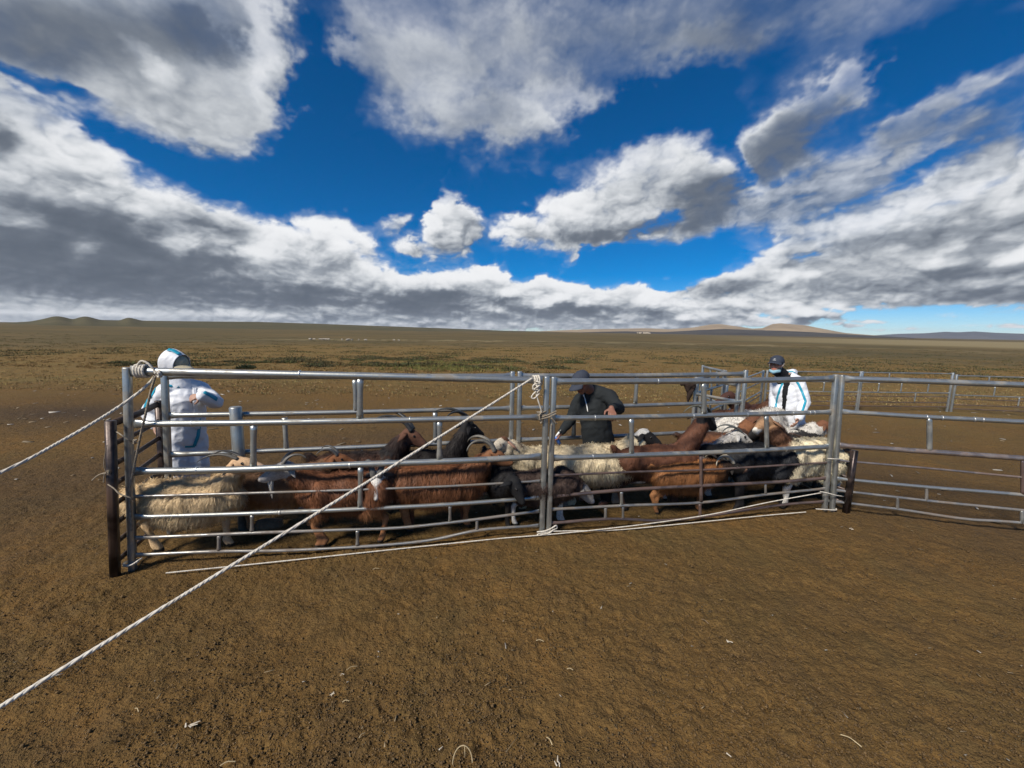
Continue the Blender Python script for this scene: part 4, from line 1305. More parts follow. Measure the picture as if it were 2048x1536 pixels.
# ================================================================ the three people
def hand_prims(m, w, f, n, curl=.6, s=1.0, thumb=1):
    """hand at wrist w, fingers along f, palm facing n"""
    f = f.normalized(); n = (n - f * n.dot(f)).normalized(); l = n.cross(f) * thumb
    m.cone(w, .026 * s, w + f * .035 * s, .030 * s, 12, (n, .7))
    for k in range(4):
        b = w + f * (.035 * s) + l * ((k - 1.5) * .008 * s)
        m.cone(b, .016 * s, w + f * (.082 + (.006 if k in (1, 2) else 0)) * s + l * ((k - 1.5) * .0205 * s), .0115 * s, 8)
    for k, L in enumerate((.072, .080, .074, .058)):
        p = w + f * (.085 + (.004 if k in (1, 2) else 0)) * s + l * ((k - 1.5) * .0205 * s)
        d = (f + l * ((k - 1.5) * .06)).normalized()
        a = curl * (.55 + .08 * k)
        for j, q in enumerate((.45, .32, .23)):
            ca, sa = math.cos(a), math.sin(a)
            dd = d * ca + n * sa
            e = p + dd * (L * q * s)
            m.cone(p, (.0098 - .0009 * j) * s, e, (.0092 - .0011 * j) * s, 8)
            p = e
            a += curl * .75
    b = w + f * .022 * s + l * (.030 * s)
    e = b + (f * .6 + l * .75 + n * .35).normalized() * .040 * s
    m.cone(b - l * .008, .0135 * s, e, .0115 * s, 8)
    m.cone(e, .0115 * s, e + (f * .85 + l * .15 + n * .35).normalized() * .032 * s, .0092 * s, 8)

def head_prims(m, c, f, u):
    l = u.cross(f)
    R = Matrix((f, l, u)).transposed()
    m.ball(c + u * .022, (.098, .077, .098), R, 12, 18)
    m.ball(c + f * .022 - u * .035, (.068, .060, .082), R, 10, 16)
    m.cone(c + f * .060 - u * .088, .030, c + f * .062 - u * .070, .036, 12, (l, 1.15))
    m.cone(c + f * .088 + u * .022, .010, c + f * .109 - u * .022, .0155, 10)
    m.ball(c + f * .099 - u * .026, (.012, .020, .010), R)
    m.ball(c + f * .080 + u * .030, (.018, .050, .012), R)
    for s in (1, -1):
        m.ball(c + f * .062 + l * (s * .038) - u * .018, (.026, .024, .024), R)
        m.ball(c - f * .006 + l * (s * .079) + u * .0, (.020, .009, .031), R)
    m.ball(c + f * .085 - u * .056, (.014, .026, .008), R); m.ball(c + f * .083 - u * .068, (.013, .022, .008), R)

def limb(m, pts, rs, seg=14):
    for (a, b, ra, rb) in zip(pts[:-1], pts[1:], rs[:-1], rs[1:]):
        m.cone(a, ra, b, rb, seg)
def wrinkle(v, n, amp, k=7.0, seed=0, mask=None):
    w = np.abs(fbm((v[:, 0] + v[:, 1] * .7) * k * .8 + v[:, 2] * k * .5, v[:, 2] * k * 1.2 - v[:, 0] * k * .5 + v[:, 1] * k * .4, 3, 300 + seed, .42))
    w2 = fbm(v[:, 0] * k * .4, v[:, 2] * k * .45 + v[:, 1] * 2, 3, 310 + seed)
    d = (.14 - w) * amp * 1.5 + w2 * amp
    if mask is not None: d = d * mask
    return v + n * d[:, None]
def bvh_of(v, f):
    return BVHTree.FromPolygons([tuple(map(float, a)) for a in v], [tuple(map(int, a)) for a in f])
def ribbon(name, bvh, base, px, width, mat, parent, off=.004):
    """a strip of tape laid on the cloth along a line seen in the picture"""
    P = []
    for (a, b) in zip(px[:-1], px[1:]):
        n = max(2, int(math.hypot(b[0] - a[0], b[1] - a[1]) / 2.5))
        P += [(a[0] + (b[0] - a[0]) * k / n, a[1] + (b[1] - a[1]) * k / n) for k in range(n)]
    P.append(px[-1])
    hit = []
    for u, v in P:
        d = ray(u, v).normalized()
        loc, nor, i, dist = bvh.ray_cast(EYE_P - base, d)
        if loc is None:
            loc, nor, i, dist = bvh.find_nearest((EYE_P - base) + d * (hit[-1][0] - (EYE_P - base)).length if hit else (EYE_P - base) + d * 4.2)
        if loc is not None and (not hit or (loc - hit[-1][0]).length < .16): hit.append((loc, nor))
    if len(hit) < 2: return None
    vs = []
    for k, (p, n) in enumerate(hit):
        t = hit[min(k + 1, len(hit) - 1)][0] - hit[max(k - 1, 0)][0]
        s = n.cross(t)
        if s.length < 1e-6: s = n.orthogonal()
        s.normalize()
        for w in (-.5, -.17, .17, .5):
            q = p + s * (w * width)
            loc, nor, i, dd = bvh.find_nearest(q)
            vs.append((loc if dd < width else q) + (nor if dd < width else n) * off)
    fs = [(k * 4 + j, k * 4 + j + 1, k * 4 + j + 5, k * 4 + j + 4) for k in range(len(hit) - 1) for j in range(3)]
    o = mesh_obj(name, vs, fs, mat, parent)
    s = o.modifiers.new('thick', 'SOLIDIFY'); s.thickness = .002; s.offset = 0
    return o
def cap_on(root, c, f, u, mat, brim=.078, emblem=False):
    l = u.cross(f)
    R = Matrix((f, l, u)).transposed()
    vs = []; fs = []
    nr, ns = 9, 28
    for i in range(nr):
        a = (math.pi * .53) * i / (nr - 1)
        for k in range(ns):
            b = 2 * math.pi * k / ns
            vs.append(c + u * .038 + R @ Vector((.109 * math.sin(a) * math.cos(b) - .004, .088 * math.sin(a) * math.sin(b), .092 * math.cos(a) + (.004 * math.cos(6 * b) * math.sin(a)))))
    for i in range(nr - 1):
        for k in range(ns):
            fs.append((i * ns + k, i * ns + (k + 1) % ns, (i + 1) * ns + (k + 1) % ns, (i + 1) * ns + k))
    o = mesh_obj('cap', vs, fs, mat, root)
    m = MB(); m.ball(c + u * .122, .008, None, 5, 8); m.build('cap_button', mat, o)
    vs = []; fs = []
    na, nb = 17, 5
    for i in range(na):
        a = rad(-64 + 128 * i / (na - 1))
        for j in range(nb):
            t = j / (nb - 1)
            fw = .100 * math.cos(a) + brim * t * math.cos(a * .85) * (1 - .15 * abs(math.sin(a)))
            sd = (.086 + .006 * t) * math.sin(a) / math.sin(rad(64)) * .96
            vs.append(c + f * fw + l * sd + u * (.036 - .022 * t - .016 * math.sin(a) ** 2 * (1 + t)))
    for i in range(na - 1):
        for j in range(nb - 1):
            k = i * nb + j
            fs.append((k, k + nb, k + nb + 1, k + 1))
    b = mesh_obj('cap_brim', vs, fs, mat, root)
    s = b.modifiers.new('thick', 'SOLIDIFY'); s.thickness = .006; s.offset = 0
    if emblem:
        e = MB()
        def plate(q):
            n = len(q); pts = []
            for off in (.0, .003):
                for y, z in q:
                    ang = y / .088
                    a2 = math.acos(max(-1, min(1, (z - .030) / .092)))
                    rr_ = math.sin(a2)
                    pts.append(c + f * (.109 * rr_ * math.cos(ang) - .001 + off) + l * (.088 * rr_ * math.sin(ang)) + u * z)
            e.add(pts, [tuple(range(n)), tuple(range(2 * n - 1, n - 1, -1))] + [(i, (i + 1) % n, n + (i + 1) % n, n + i) for i in range(n)])
        plate([(-.014, .074), (-.004, .076), (.004, .088), (.006, .078), (.018, .078), (.006, .072), (.002, .066), (-.004, .071)])
        for k in range(5):
            y = -.016 + k * .008
            plate([(y - .003, .054), (y + .003, .054), (y + .003, .060), (y - .003, .060)])
        e.build('emblem', M_WHITE, o)
    return o
def skin_cols(v, c, f, u, base):
    """face colouring: lips, brows, stubble"""
    cols = np.tile(np.array(base, np.float32), (len(v), 1))
    l = u.cross(f)
    q = v - np.array(c)
    x, y, z = q @ np.array(f), q @ np.array(l), q @ np.array(u)
    face = (x > .04)
    lips = face & (np.abs(y) < .026) & (np.abs(z + .062) < .011)
    cols[lips] *= np.array([1.0, .55, .5])
    brow = face & (np.abs(np.abs(y) - .033) < .020) & (np.abs(z - .037) < .006)
    cols[brow] *= .18
    socket = face & (np.abs(np.abs(y) - .032) < .016) & (np.abs(z - .014) < .010)
    cols[socket] *= .72
    cheek = np.exp(-((np.abs(y) - .045) ** 2 + (z + .018) ** 2) / .0006) * (x > .02)
    cols *= (1 + cheek[:, None] * np.array([[.30, -.05, -.08]]))
    hairm = (z > .0) & (x < .035) & (np.linalg.norm(q, axis=1) < .16)
    cols[hairm] = (.016, .013, .012)
    return cols
def eyes_for(root, c, f, u):
    l = u.cross(f)
    for s in (1, -1):
        m = MB(); m.ball(c + f * .0765 + l * (s * .031) + u * .014, (.011, .013, .008), Matrix((f, l, u)).transposed(), 6, 10)
        m.build('eye', M_EYE, root)

def JP(base, Y, u, v, dy=0.0):
    return AT(u, v, Y + dy) - base
def frame(f):
    f = f.normalized()
    l = Vector((0, 0, 1)).cross(f).normalized()
    return f, f.cross(l)

# ---- man in the white hooded coverall, behind the left corner
def person_hooded():
    Y = 4.10
    base = AT(368, 900, Y); base.z = 0
    root = thing('person', 'person in white hooded coverall with blue tape, khaki cap, hand held at chest', 'person', base)
    J = lambda u, v, dy=0: JP(base, Y, u, v, dy)
    f, u = frame(Vector((.97, -.14, -.22)))
    hc = J(353, 732, -.03)
    nk = J(360, 774, .0); ch = J(367, 805, .0); pv = J(369, 868, .02)
    sR, sL = J(333, 783, -.10), J(400, 779, .10)
    eR, eL = J(297, 823, -.06), J(430, 803, -.02)
    wR, wL = J(310, 853, -.14), J(404, 791, -.17)
    hipR, hipL = J(352, 878, -.05), J(386, 878, .07)
    gx = base
    aR = Vector((hipR.x - .02, hipR.y - .02, .09)); aL = Vector((hipL.x + .03, hipL.y, .09))
    kR = hipR.lerp(aR, .5) + Vector((.03, -.05, 0)); kL = hipL.lerp(aL, .5) + Vector((.04, -.04, 0))
    m = MB()
    head_prims(m, hc, f, u)
    limb(m, [hc - u * .06 - f * .01, nk], [.055, .060])
    limb(m, [nk, ch, pv], [.09, .135, .13])
    limb(m, [nk.lerp(sR, .3), sR, eR, wR], [.07, .055, .042, .030]); limb(m, [nk.lerp(sL, .3), sL, eL, wL], [.07, .055, .042, .030])
    limb(m, [hipR, kR, aR], [.09, .058, .042]); limb(m, [hipL, kL, aL], [.09, .058, .042])
    for a in (aR, aL): m.cone(a + Vector((-.02, .02, -.05)), .038, a + Vector((.10, -.12, -.058)), .030)
    hand_prims(m, wL, Vector((-.95, -.20, -.22)), Vector((.12, .75, -.55)), .75, 1.0, -1)
    hand_prims(m, wR, Vector((.5, -.4, -.7)), Vector((.8, .4, .3)), .5)
    v, fa, n = fuse(m, .0065, 3)
    mesh_obj('body', v, fa, M_SKIN, root, True, skin_cols(v, hc, f, u, (.36, .21, .15)))
    eyes_for(root, hc, f, u)
    cap_on(root, hc, f, u, M_CAP_TAN, .085)
    m = MB()
    lt = u.cross(f)
    limb(m, [nk + Vector((0, 0, -.02)), ch, J(368, 838), pv], [.125, .195, .185, .190], 18)
    limb(m, [nk.lerp(sR, .4), sR, eR, eR.lerp(wR, .9)], [.10, .088, .074, .058]); limb(m, [nk.lerp(sL, .4), sL, eL, eL.lerp(wL, .95)], [.10, .088, .074, .055])
    limb(m, [hipR, kR, aR + Vector((0, 0, .0))], [.135, .105, .085]); limb(m, [hipL, kL, aL], [.135, .105, .085])
    v, fa, n = fuse(m, .011, 3)
    v = wrinkle(v, n, .012, 7, 1)
    cov = mesh_obj('coverall', v, fa, M_SUIT, root)
    bv = bvh_of(v, fa)
    T = lambda px, w=.042, mt=M_TAPE, nm='tape', off=.004: ribbon(nm, bv, base, px, w, mt, cov, off)
    T([(325, 770), (342, 770), (360, 772)])
    T([(312, 776), (300, 788), (294, 803), (290, 818)]); T([(292, 790), (302, 790), (312, 789)])
    T([(408, 784), (420, 790), (434, 799)])
    T([(398, 838), (398, 855), (396, 872), (388, 892)], .036); T([(370, 893), (380, 893), (390, 892)], .028)
    T([(389, 776), (391, 800), (392, 830), (394, 858)], .045, M_SUIT, 'zip_flap', .009)
    # hood: a shell open at the face
    vs = []; fs = []
    na, nb = 22, 16
    for i in range(na):
        a = math.pi * i / (na - 1)
        for j in range(nb):
            b = rad(-128 + 256 * j / (nb - 1))
            # axis of the hood runs from the face opening to the back
            x = .100 * math.cos(a * .93) + .004; r = math.sin(a * .93)
            rr_ = .132 * (.86 + .14 * r) if i else .118
            r2 = max(r, .0)
            back = -x * 1.28 - .02
            opn = i / (na - 1)
            R_open = .112 + .030 * math.sin(min(1, opn * 1.6) * math.pi / 2) if opn < .55 else .142 * math.cos((opn - .55) / .45 * math.pi / 2) ** .55
            fx = .060 - .215 * opn ** .9
            p = hc + f * fx + lt * (R_open * .84 * math.sin(b)) + u * (R_open * math.cos(b) * 1.02 + .022)
            vs.append(p)
    for i in range(na - 1):
        for j in range(nb - 1):
            k = i * nb + j
            fs.append((k, k + 1, k + nb + 1, k + nb))
    v = np.array([tuple(p) for p in vs], np.float32); fq = np.array(fs, np.int32)
    n = normals_of(v, fq)
    n = np.where((n * (v - np.array(hc))).sum(1, keepdims=True) < 0, -n, n)
    v = wrinkle(v, n, .007, 14, 5)
    hood = mesh_obj('hood', v, fq, M_SUIT, cov)
    sm = hood.modifiers.new('s', 'SUBSURF'); sm.levels = 1; sm.render_levels = 1
    so = hood.modifiers.new('thick', 'SOLIDIFY'); so.thickness = .004
    m = MB()   # cloth gathered between hood and shoulders
    m.cone(hc - f * .045 - u * .10, .095, nk - Vector((0, 0, .01)), .125, 18)
    v2, f2, n2 = fuse(m, .011, 2)
    v2 = wrinkle(v2, n2, .009, 10, 6)
    mesh_obj('collar', v2, f2, M_SUIT, cov)
    bh = bvh_of(v, fq)
    ribbon('tape', bh, base, [(336, 700), (346, 702), (357, 708), (366, 716), (372, 727)], .038, M_TAPE, cov, .010)
person_hooded()

# ---- man in the dark jacket and cap inside the pen
def person_dark():
    b = RACE(1192, .64); Y = b.y
    base = Vector((b.x, b.y, 0))
    root = thing('person', 'person in charcoal jacket and navy cap leaning over the sheep, hand on rail', 'person', base)
    J = lambda u, v, dy=0: JP(base, Y, u, v - (9 if v < 830 else 0), dy)
    f, u = frame(Vector((-.72, -.42, -.56)))
    hc = J(1164, 773, -.16)
    nk = J(1187, 796, -.02); ch = J(1189, 826, -.01); pv = J(1197, 890, .02)
    sR, sL = J(1159, 811, .10), J(1218, 801, -.13)
    eR, eL = J(1139, 843, .06), J(1238, 826, -.33)
    wR = J(1122, 864, -.04)
    onr = ONLINE(1226, 829, F0, F1) + FNRM * .02
    wL = onr - base + Vector((.012, .080, .044))
    hipR, hipL = J(1183, 900, .08), J(1214, 900, -.06)
    aR = Vector((hipR.x - .02, hipR.y + .02, .09)); aL = Vector((hipL.x + .02, hipL.y, .09))
    kR = hipR.lerp(aR, .5) + Vector((-.03, -.05, 0)); kL = hipL.lerp(aL, .5) + Vector((-.02, -.05, 0))
    m = MB()
    head_prims(m, hc, f, u)
    limb(m, [hc - u * .06 - f * .02, nk], [.056, .062])
    limb(m, [nk, ch, pv], [.09, .13, .125])
    limb(m, [nk.lerp(sR, .3), sR, eR, wR], [.07, .055, .042, .030]); limb(m, [nk.lerp(sL, .3), sL, eL, wL], [.07, .055, .042, .030])
    limb(m, [hipR, kR, aR], [.09, .058, .042]); limb(m, [hipL, kL, aL], [.09, .058, .042])
    for a in (aR, aL): m.cone(a + Vector((.02, .02, -.05)), .038, a + Vector((-.09, -.11, -.058)), .030)
    hand_prims(m, wL, Vector((-.10, -.80, -.42)), Vector((-.05, .30, -.90)), .95, 1.05, 1)
    hand_prims(m, wR, Vector((-.45, -.35, -.80)), Vector((-.75, .2, .45)), .9, 1.0, -1)
    v, fa, n = fuse(m, .0065, 3)
    mesh_obj('body', v, fa, M_SKIN, root, True, skin_cols(v, hc, f, u, (.215, .098, .066)))
    eyes_for(root, hc, f, u)
    cap_on(root, hc, f, u, M_CAP, .082)
    m = MB()
    limb(m, [nk + Vector((0, 0, .0)), ch, J(1193, 858), pv + Vector((0, 0, .03))], [.105, .180, .175, .185], 18)
    m.cone(nk + Vector((-.02, -.02, .01)), .078, nk + Vector((-.035, -.03, .035)), .078, 16)
    limb(m, [nk.lerp(sR, .4), sR, eR, eR.lerp(wR, .92)], [.10, .082, .064, .046]); limb(m, [nk.lerp(sL, .4), sL, eL, eL.lerp(wL, .90)], [.10, .084, .066, .046])
    v, fa, n = fuse(m, .011, 3)
    v = wrinkle(v, n, .010, 8, 2)
    jk = mesh_obj('jacket', v, fa, M_JACKET, root)
    bv = bvh_of(v, fa)
    ribbon('zip', bv, base, [(1168, 790), (1171, 800), (1174, 812), (1176, 824)], .010, M_WHITE, jk, .004)
    ribbon('zip_pull', bv, base, [(1168, 789), (1169, 793)], .016, M_WHITE, jk, .008)
    ribbon('cuff', bv, base, [(1217, 818), (1225, 819), (1232, 823)], .020, M_BLACKCLOTH, jk, .004)
    m = MB()
    limb(m, [pv + Vector((0, 0, .01)), pv - Vector((0, 0, .06))], [.168, .165], 18)
    limb(m, [hipR, kR, aR], [.125, .095, .075]); limb(m, [hipL, kL, aL], [.125, .095, .075])
    v, fa, n = fuse(m, .012, 3)
    v = wrinkle(v, n, .009, 8, 3)
    mesh_obj('trousers', v, fa, M_TROUSER, root)
    # what he holds in his lowered hand: a blue drench syringe
    h = wR + base + Vector((-.045, -.035, -.075))
    s = thing('syringe', 'blue-handled dosing syringe in the dark-jacketed man\'s lowered hand', 'syringe', h)
    m = MB(); m.sweep([(.03, 0, -.055), (.0, 0, .0), (-.02, 0, .03)], [.022, .020, .016], 10); m.build('grip', M_BLUE, s)
    m = MB(); m.sweep([(-.015, 0, .03), (.02, -.01, .085)], [.011, .011], 10); m.build('barrel', M_WHITE, s)
    m = MB(); m.sweep([(.02, -.01, .085), (.037, -.015, .115)], [.004, .003], 8); m.build('nozzle', M_STEEL, s)
person_dark()

# ---- man in the open white coverall, cap and lowered mask, at the right
def person_cap():
    Y = 5.62
    base = AT(1577, 900, Y); base.z = 0
    root = thing('person', 'person in open white coverall and navy cap, blue face mask pulled under the chin', 'person', base)
    J = lambda u, v, dy=0: JP(base, Y, u, v - (7 if v < 800 else 0), dy)
    f, u = frame(Vector((-.78, -.62, .08)))
    hc = J(1553, 736, -.05)
    nk = J(1571, 761, .0); ch = J(1574, 790, .0); pv = J(1579, 842, .02)
    sR, sL = J(1553, 775, .14), J(1596, 771, -.12)
    eR, eL = J(1548, 812, .06), J(1609, 806, -.22)
    wR, wL = J(1556, 838, -.16), J(1596, 838, -.36)
    hipR, hipL = J(1568, 850, .09), J(1592, 850, -.07)
    aR = Vector((hipR.x - .02, hipR.y, .09)); aL = Vector((hipL.x + .02, hipL.y, .09))
    kR = hipR.lerp(aR, .5) + Vector((-.04, -.04, 0)); kL = hipL.lerp(aL, .5) + Vector((-.03, -.04, 0))
    m = MB()
    head_prims(m, hc, f, u)
    limb(m, [hc - u * .06 - f * .02, nk], [.056, .062])
    limb(m, [nk, ch, pv], [.09, .13, .125])
    limb(m, [nk.lerp(sR, .3), sR, eR, wR], [.07, .055, .042, .030]); limb(m, [nk.lerp(sL, .3), sL, eL, wL], [.07, .055, .042, .030])
    limb(m, [hipR, kR, aR], [.09, .058, .042]); limb(m, [hipL, kL, aL], [.09, .058, .042])
    for a in (aR, aL): m.cone(a + Vector((.02, .02, -.05)), .038, a + Vector((-.10, -.09, -.058)), .030)
    hand_prims(m, wL, Vector((-.55, -.45, -.65)), Vector((-.6, .4, .2)), .6, 1.0, 1)
    hand_prims(m, wR, Vector((-.1, -.55, -.75)), Vector((.6, .2, .1)), .6, 1.0, -1)
    v, fa, n = fuse(m, .0065, 3)
    mesh_obj('body', v, fa, M_SKIN, root, True, skin_cols(v, hc, f, u, (.42, .235, .165)))
    eyes_for(root, hc, f, u)
    cap_on(root, hc, f, u, M_CAP, .075, True)
    bv0 = bvh_of(v, fa)
    l = u.cross(f)
    # mask pulled down round the chin
    vs = []; fs = []
    for j in range(6):
        t = j / 5
        for i in range(15):
            a = rad(-82 + 164 * i / 14)
            q = hc + f * ((.074 + .020 * math.sin(t * math.pi)) * math.cos(a) + .012) + l * (.070 * math.sin(a)) + u * (-.086 - .046 * t * (1 - .25 * abs(math.sin(a))) + .018 * abs(math.sin(a)))
            q += (f * .004 + u * .0) * (1 if j % 2 else -1)
            vs.append(q)
    for j in range(5):
        for i in range(14):
            k = j * 15 + i
            fs.append((k, k + 1, k + 16, k + 15))
    mk = mesh_obj('face_mask', vs, fs, M_MASK, root)
    so = mk.modifiers.new('thick', 'SOLIDIFY'); so.thickness = .004
    for s in (1, -1):
        m = MB(); m.sweep(catmull([hc + f * .03 + l * (s * .071) - u * .060, hc + f * .02 + l * (s * .079) - u * .02, hc - f * .012 + l * (s * .088) + u * .02], 4), .0022, 6)
        m.build('ear_loop', M_WHITE, mk)
    # dark hooded top under the coverall
    m = MB()
    limb(m, [nk + Vector((0, 0, -.02)), ch, J(1577, 815), pv], [.106, .142, .138, .135], 18)
    m.cone(nk + Vector((.005, .01, .0)), .082, hc - u * .075 - f * .035, .076, 16)
    v, fa, n = fuse(m, .011, 3)
    v = wrinkle(v, n, .008, 8, 8)
    mesh_obj('dark_top', v, fa, M_BLACKCLOTH, root)
    # coverall, open down the front
    m = MB()
    limb(m, [nk + Vector((.03, .02, -.03)), ch + Vector((.012, .012, 0)), J(1580, 815), pv], [.120, .184, .182, .184], 18)
    limb(m, [nk.lerp(sR, .4), sR, eR, eR.lerp(wR, .9)], [.095, .084, .068, .054]); limb(m, [nk.lerp(sL, .4), sL, eL, eL.lerp(wL, .92)], [.10, .088, .072, .056])
    limb(m, [hipR, kR, aR], [.13, .10, .082]); limb(m, [hipL, kL, aL], [.13, .10, .082])
    v, fa, n = fuse(m, .010, 3)
    v = wrinkle(v, n, .012, 8, 9)
    # cut the opening
    fr = Vector((-.80, -.58, 0)).normalized(); lf = Vector((-fr.y, fr.x, 0))
    cen = np.array(ch); q = v - cen
    x = q @ np.array(fr); y = q @ np.array(lf); z = v[:, 2]
    top = ch.z + .14; bot = pv.z + .02
    halfw = .022 + .016 * np.clip((z - bot) / (top - bot), 0, 1)
    cut = (x > .06) & (np.abs(y - .030) < halfw) & (z > bot)
    keep = ~cut[fa].all(1)
    cov = mesh_obj('coverall', v, fa[keep], M_SUIT, root)
    so = cov.modifiers.new('thick', 'SOLIDIFY'); so.thickness = .004; so.offset = -1
    bv = bvh_of(v, fa[keep])
    T = lambda px, w=.026, mt=M_TAPE, nm='tape', off=.005: ribbon(nm, bv, base, px, w, mt, cov, off)
    T([(1567, 764), (1560, 778), (1555, 795), (1551, 815), (1550, 828)])
    T([(1590, 757), (1598, 770), (1605, 786), (1611, 802), (1607, 815), (1603, 826)])
    T([(1571, 757), (1578, 752)])
    # hood lying on the shoulders
    m = MB()
    m.cone(nk + Vector((.06, -.02, .055)), .060, nk + Vector((.14, .06, .045)), .062, 14); m.cone(nk + Vector((.14, .06, .04)), .060, nk + Vector((.06, .15, .03)), .05, 14)
    m.cone(nk + Vector((.10, .03, .03)), .060, nk + Vector((.13, .05, -.03)), .055, 14)
    v2, f2, n2 = fuse(m, .009, 2)
    v2 = wrinkle(v2, n2, .014, 14, 12)
    hd = mesh_obj('hood', v2, f2, M_SUIT, cov)
    b2 = bvh_of(v2, f2)
    ribbon('tape', b2, base, [(1577, 744), (1584, 743), (1590, 746)], .02, M_TAPE, cov, .005)
person_cap()
# ================================================================ ropes and cords
def rope_geo(mb, pts, r, pitch=None, sub=10, strands=3):
    """laid rope: strands twisted round the line pts"""
    P = catmull(pts, sub) if len(pts) > 2 else [Vector(pts[0]).lerp(Vector(pts[1]), k / 40) for k in range(41)]
    pitch = pitch or r * 9
    L = sum((b - a).length for a, b in zip(P[:-1], P[1:]))
    n = max(8, min(900, int(L / pitch * 8)))
    acc = [0]
    for a, b in zip(P[:-1], P[1:]): acc.append(acc[-1] + (b - a).length)
    A = np.array(acc); Q = np.array([tuple(p) for p in P])
    s = np.linspace(0, acc[-1], n)
    C = np.stack([np.interp(s, A, Q[:, k]) for k in range(3)], 1)
    T = np.gradient(C, axis=0); T /= np.maximum(np.linalg.norm(T, axis=1, keepdims=True), 1e-9)
    ref = np.array([0, 0, 1.0]) if abs(T[:, 2]).mean() < .8 else np.array([1.0, 0, 0])
    S1 = np.cross(T, ref); S1 /= np.maximum(np.linalg.norm(S1, axis=1, keepdims=True), 1e-9)
    S2 = np.cross(S1, T)
    for k in range(strands):
        a = 2 * math.pi * (s / pitch + k / strands + .35 * np.sin(s * 7.3) + .2 * np.sin(s * 19.0))
        c = C + (S1 * np.cos(a)[:, None] + S2 * np.sin(a)[:, None]) * r * .37
        mb.sweep([Vector(x) for x in c], r * .65, 6)
def rope(name, label, pts, r, mat=None, cat='rope', group=None, extra=()):
    base = Vector(pts[0]); 
    mb = MB()
    rope_geo(mb, [Vector(p) - base for p in pts], r)
    for q, rr_ in extra:
        rope_geo(mb, [Vector(p) - base for p in q], rr_)
    o = mb.build(name, mat or M_ROPE, None, True, base)
    return tag(o, label, cat, group)
OUT = -FNRM
def FR(u, v, o=.04): return ONLINE(u, v, F0 + OUT * o, F0 + OUT * o + FDIR)
def wraps(c, axis, rad_, n, step, seg=12):
    """turns of cord round a bar"""
    axis = axis.normalized(); a = axis.orthogonal().normalized(); b = axis.cross(a)
    return [c + axis * (step * k / seg) + a * (rad_ * math.cos(2 * math.pi * k / seg)) + b * (rad_ * math.sin(2 * math.pi * k / seg)) for k in range(n * seg + 1)]

# the taut rope across the foreground
k1 = FR(1064, 757, .035)
e = EYE_P + ray(0, 1414) * (1.42 / ray(0, 1414).y)
far_end = k1 + (e - k1) * 1.22
mid = k1.lerp(e, .5) - Vector((0, 0, .012))
rope('rope', 'thick white laid rope stretched from the middle posts across the foreground', [k1, k1.lerp(e, .25) - Vector((0, 0, .008)), mid, k1.lerp(e, .75) - Vector((0, 0, .009)), e, far_end], .0102)
# knot of that rope on the rail, with its tail down to the lower tie
kc = FR(1075, 771, .02)
loops = []
rng = np.random.default_rng(5)
for k in range(6):
    ax = Vector(rng.normal(0, 1, 3)); ax.x *= 1.5
    c = kc + Vector((rng.normal(0, .014), -.012 + rng.normal(0, .010), rng.normal(.0, .026)))
    loops.append((wraps(c, ax, .024 + .012 * rng.random(), 1, .014, 10), .0085))
loops.append((wraps(FR(1071, 761, 0) - FDIR * .02, FDIR, .043, 3, .021), .0095))
loops.append(([FR(1075, 780, .05), FR(1066, 789, .06), FR(1063, 796, .06), FR(1070, 796, .06), FR(1079, 786, .05)], .0075))
rope('rope', 'knotted bunch of cord at the top of the middle posts with a tail hanging down', [FR(1072, 788, .05), FR(1076, 800, .055), FR(1081, 815, .05), FR(1084, 826, .04)], .0075, None, 'rope', None, loops)
# lashing that holds the two middle posts together
l1 = [(wraps(FR(1083, 833, -.005) - FDIR * .0, Vector((0, 0, 1)), .042, 2, .03), .008), ([FR(1084, 834, .045), FR(1098, 829, .05), FR(1113, 822, .045)], .007), ([FR(1083, 838, .045), FR(1098, 834, .05), FR(1112, 827, .045)], .007),
      ([FR(1103, 836, .05), FR(1108, 842, .05), FR(1113, 848, .045)], .007), (wraps(FR(1081, 828, .03), Vector((.3, 1, .2)), .018, 2, .01), .007), (wraps(FR(1080, 843, .03), Vector((1, .6, .1)), .018, 1, .02), .007)]
rope('rope', 'pinkish cord lashing round the two middle posts at second rail height', [FR(1084, 842, .04), FR(1080, 838, .05), FR(1079, 830, .05), FR(1084, 824, .045)], .008, M_ROPE_OLD, 'rope', None, l1)
m_ = FR(1103, 848, .035)
rope('cord', 'thin cord hanging down the rusty middle post', [m_, FR(1101, 870, .04), FR(1098, 900, .035)], .005, M_ROPE_OLD, 'cord')

# rope at the left corner
P = lambda u, v, Y: AT(u, v, Y)
c0 = FR(316, 743, .04)
Lr = [c0, P(304, 760, 3.15), P(280, 783, 3.02), P(240, 812, 2.9), P(180, 850, 2.72), P(120, 884, 2.56), P(60, 917, 2.42), P(0, 946, 2.30), P(-120, 1004, 2.1), P(-300, 1090, 1.85)]
ringc = ONLINE(284, 742, F0, F1)
wr = wraps(ringc - FDIR * .035, FDIR, .045, 4, .019)
lp = [ringc + Vector((-.03, -.02, .045)), FR(275, 730, .02), FR(283, 722, .02), FR(296, 727, .03), FR(306, 738, .03), FR(312, 748, .04)]
kn = wraps(FR(314, 749, .035), Vector((.4, 1, .3)), .024, 2, .012)
rope('rope', 'off-white rope slanting down to the left from the corner, wound round the rail end', Lr, .0112, None, 'rope', None, [(wr, .0105), (lp, .0085), (kn, .0085)])
tl = [FR(311, 752, .045), FR(303, 778, .05), FR(292, 825, .055), FR(281, 872, .055), FR(270, 925, .05), FR(262, 965, .05), FR(258, 985, .05), FR(262, 1040, .045), FR(263, 1062, .04)]
rope('rope', 'weathered rope hanging along the left corner post to the ground', tl, .0088, M_ROPE_OLD)
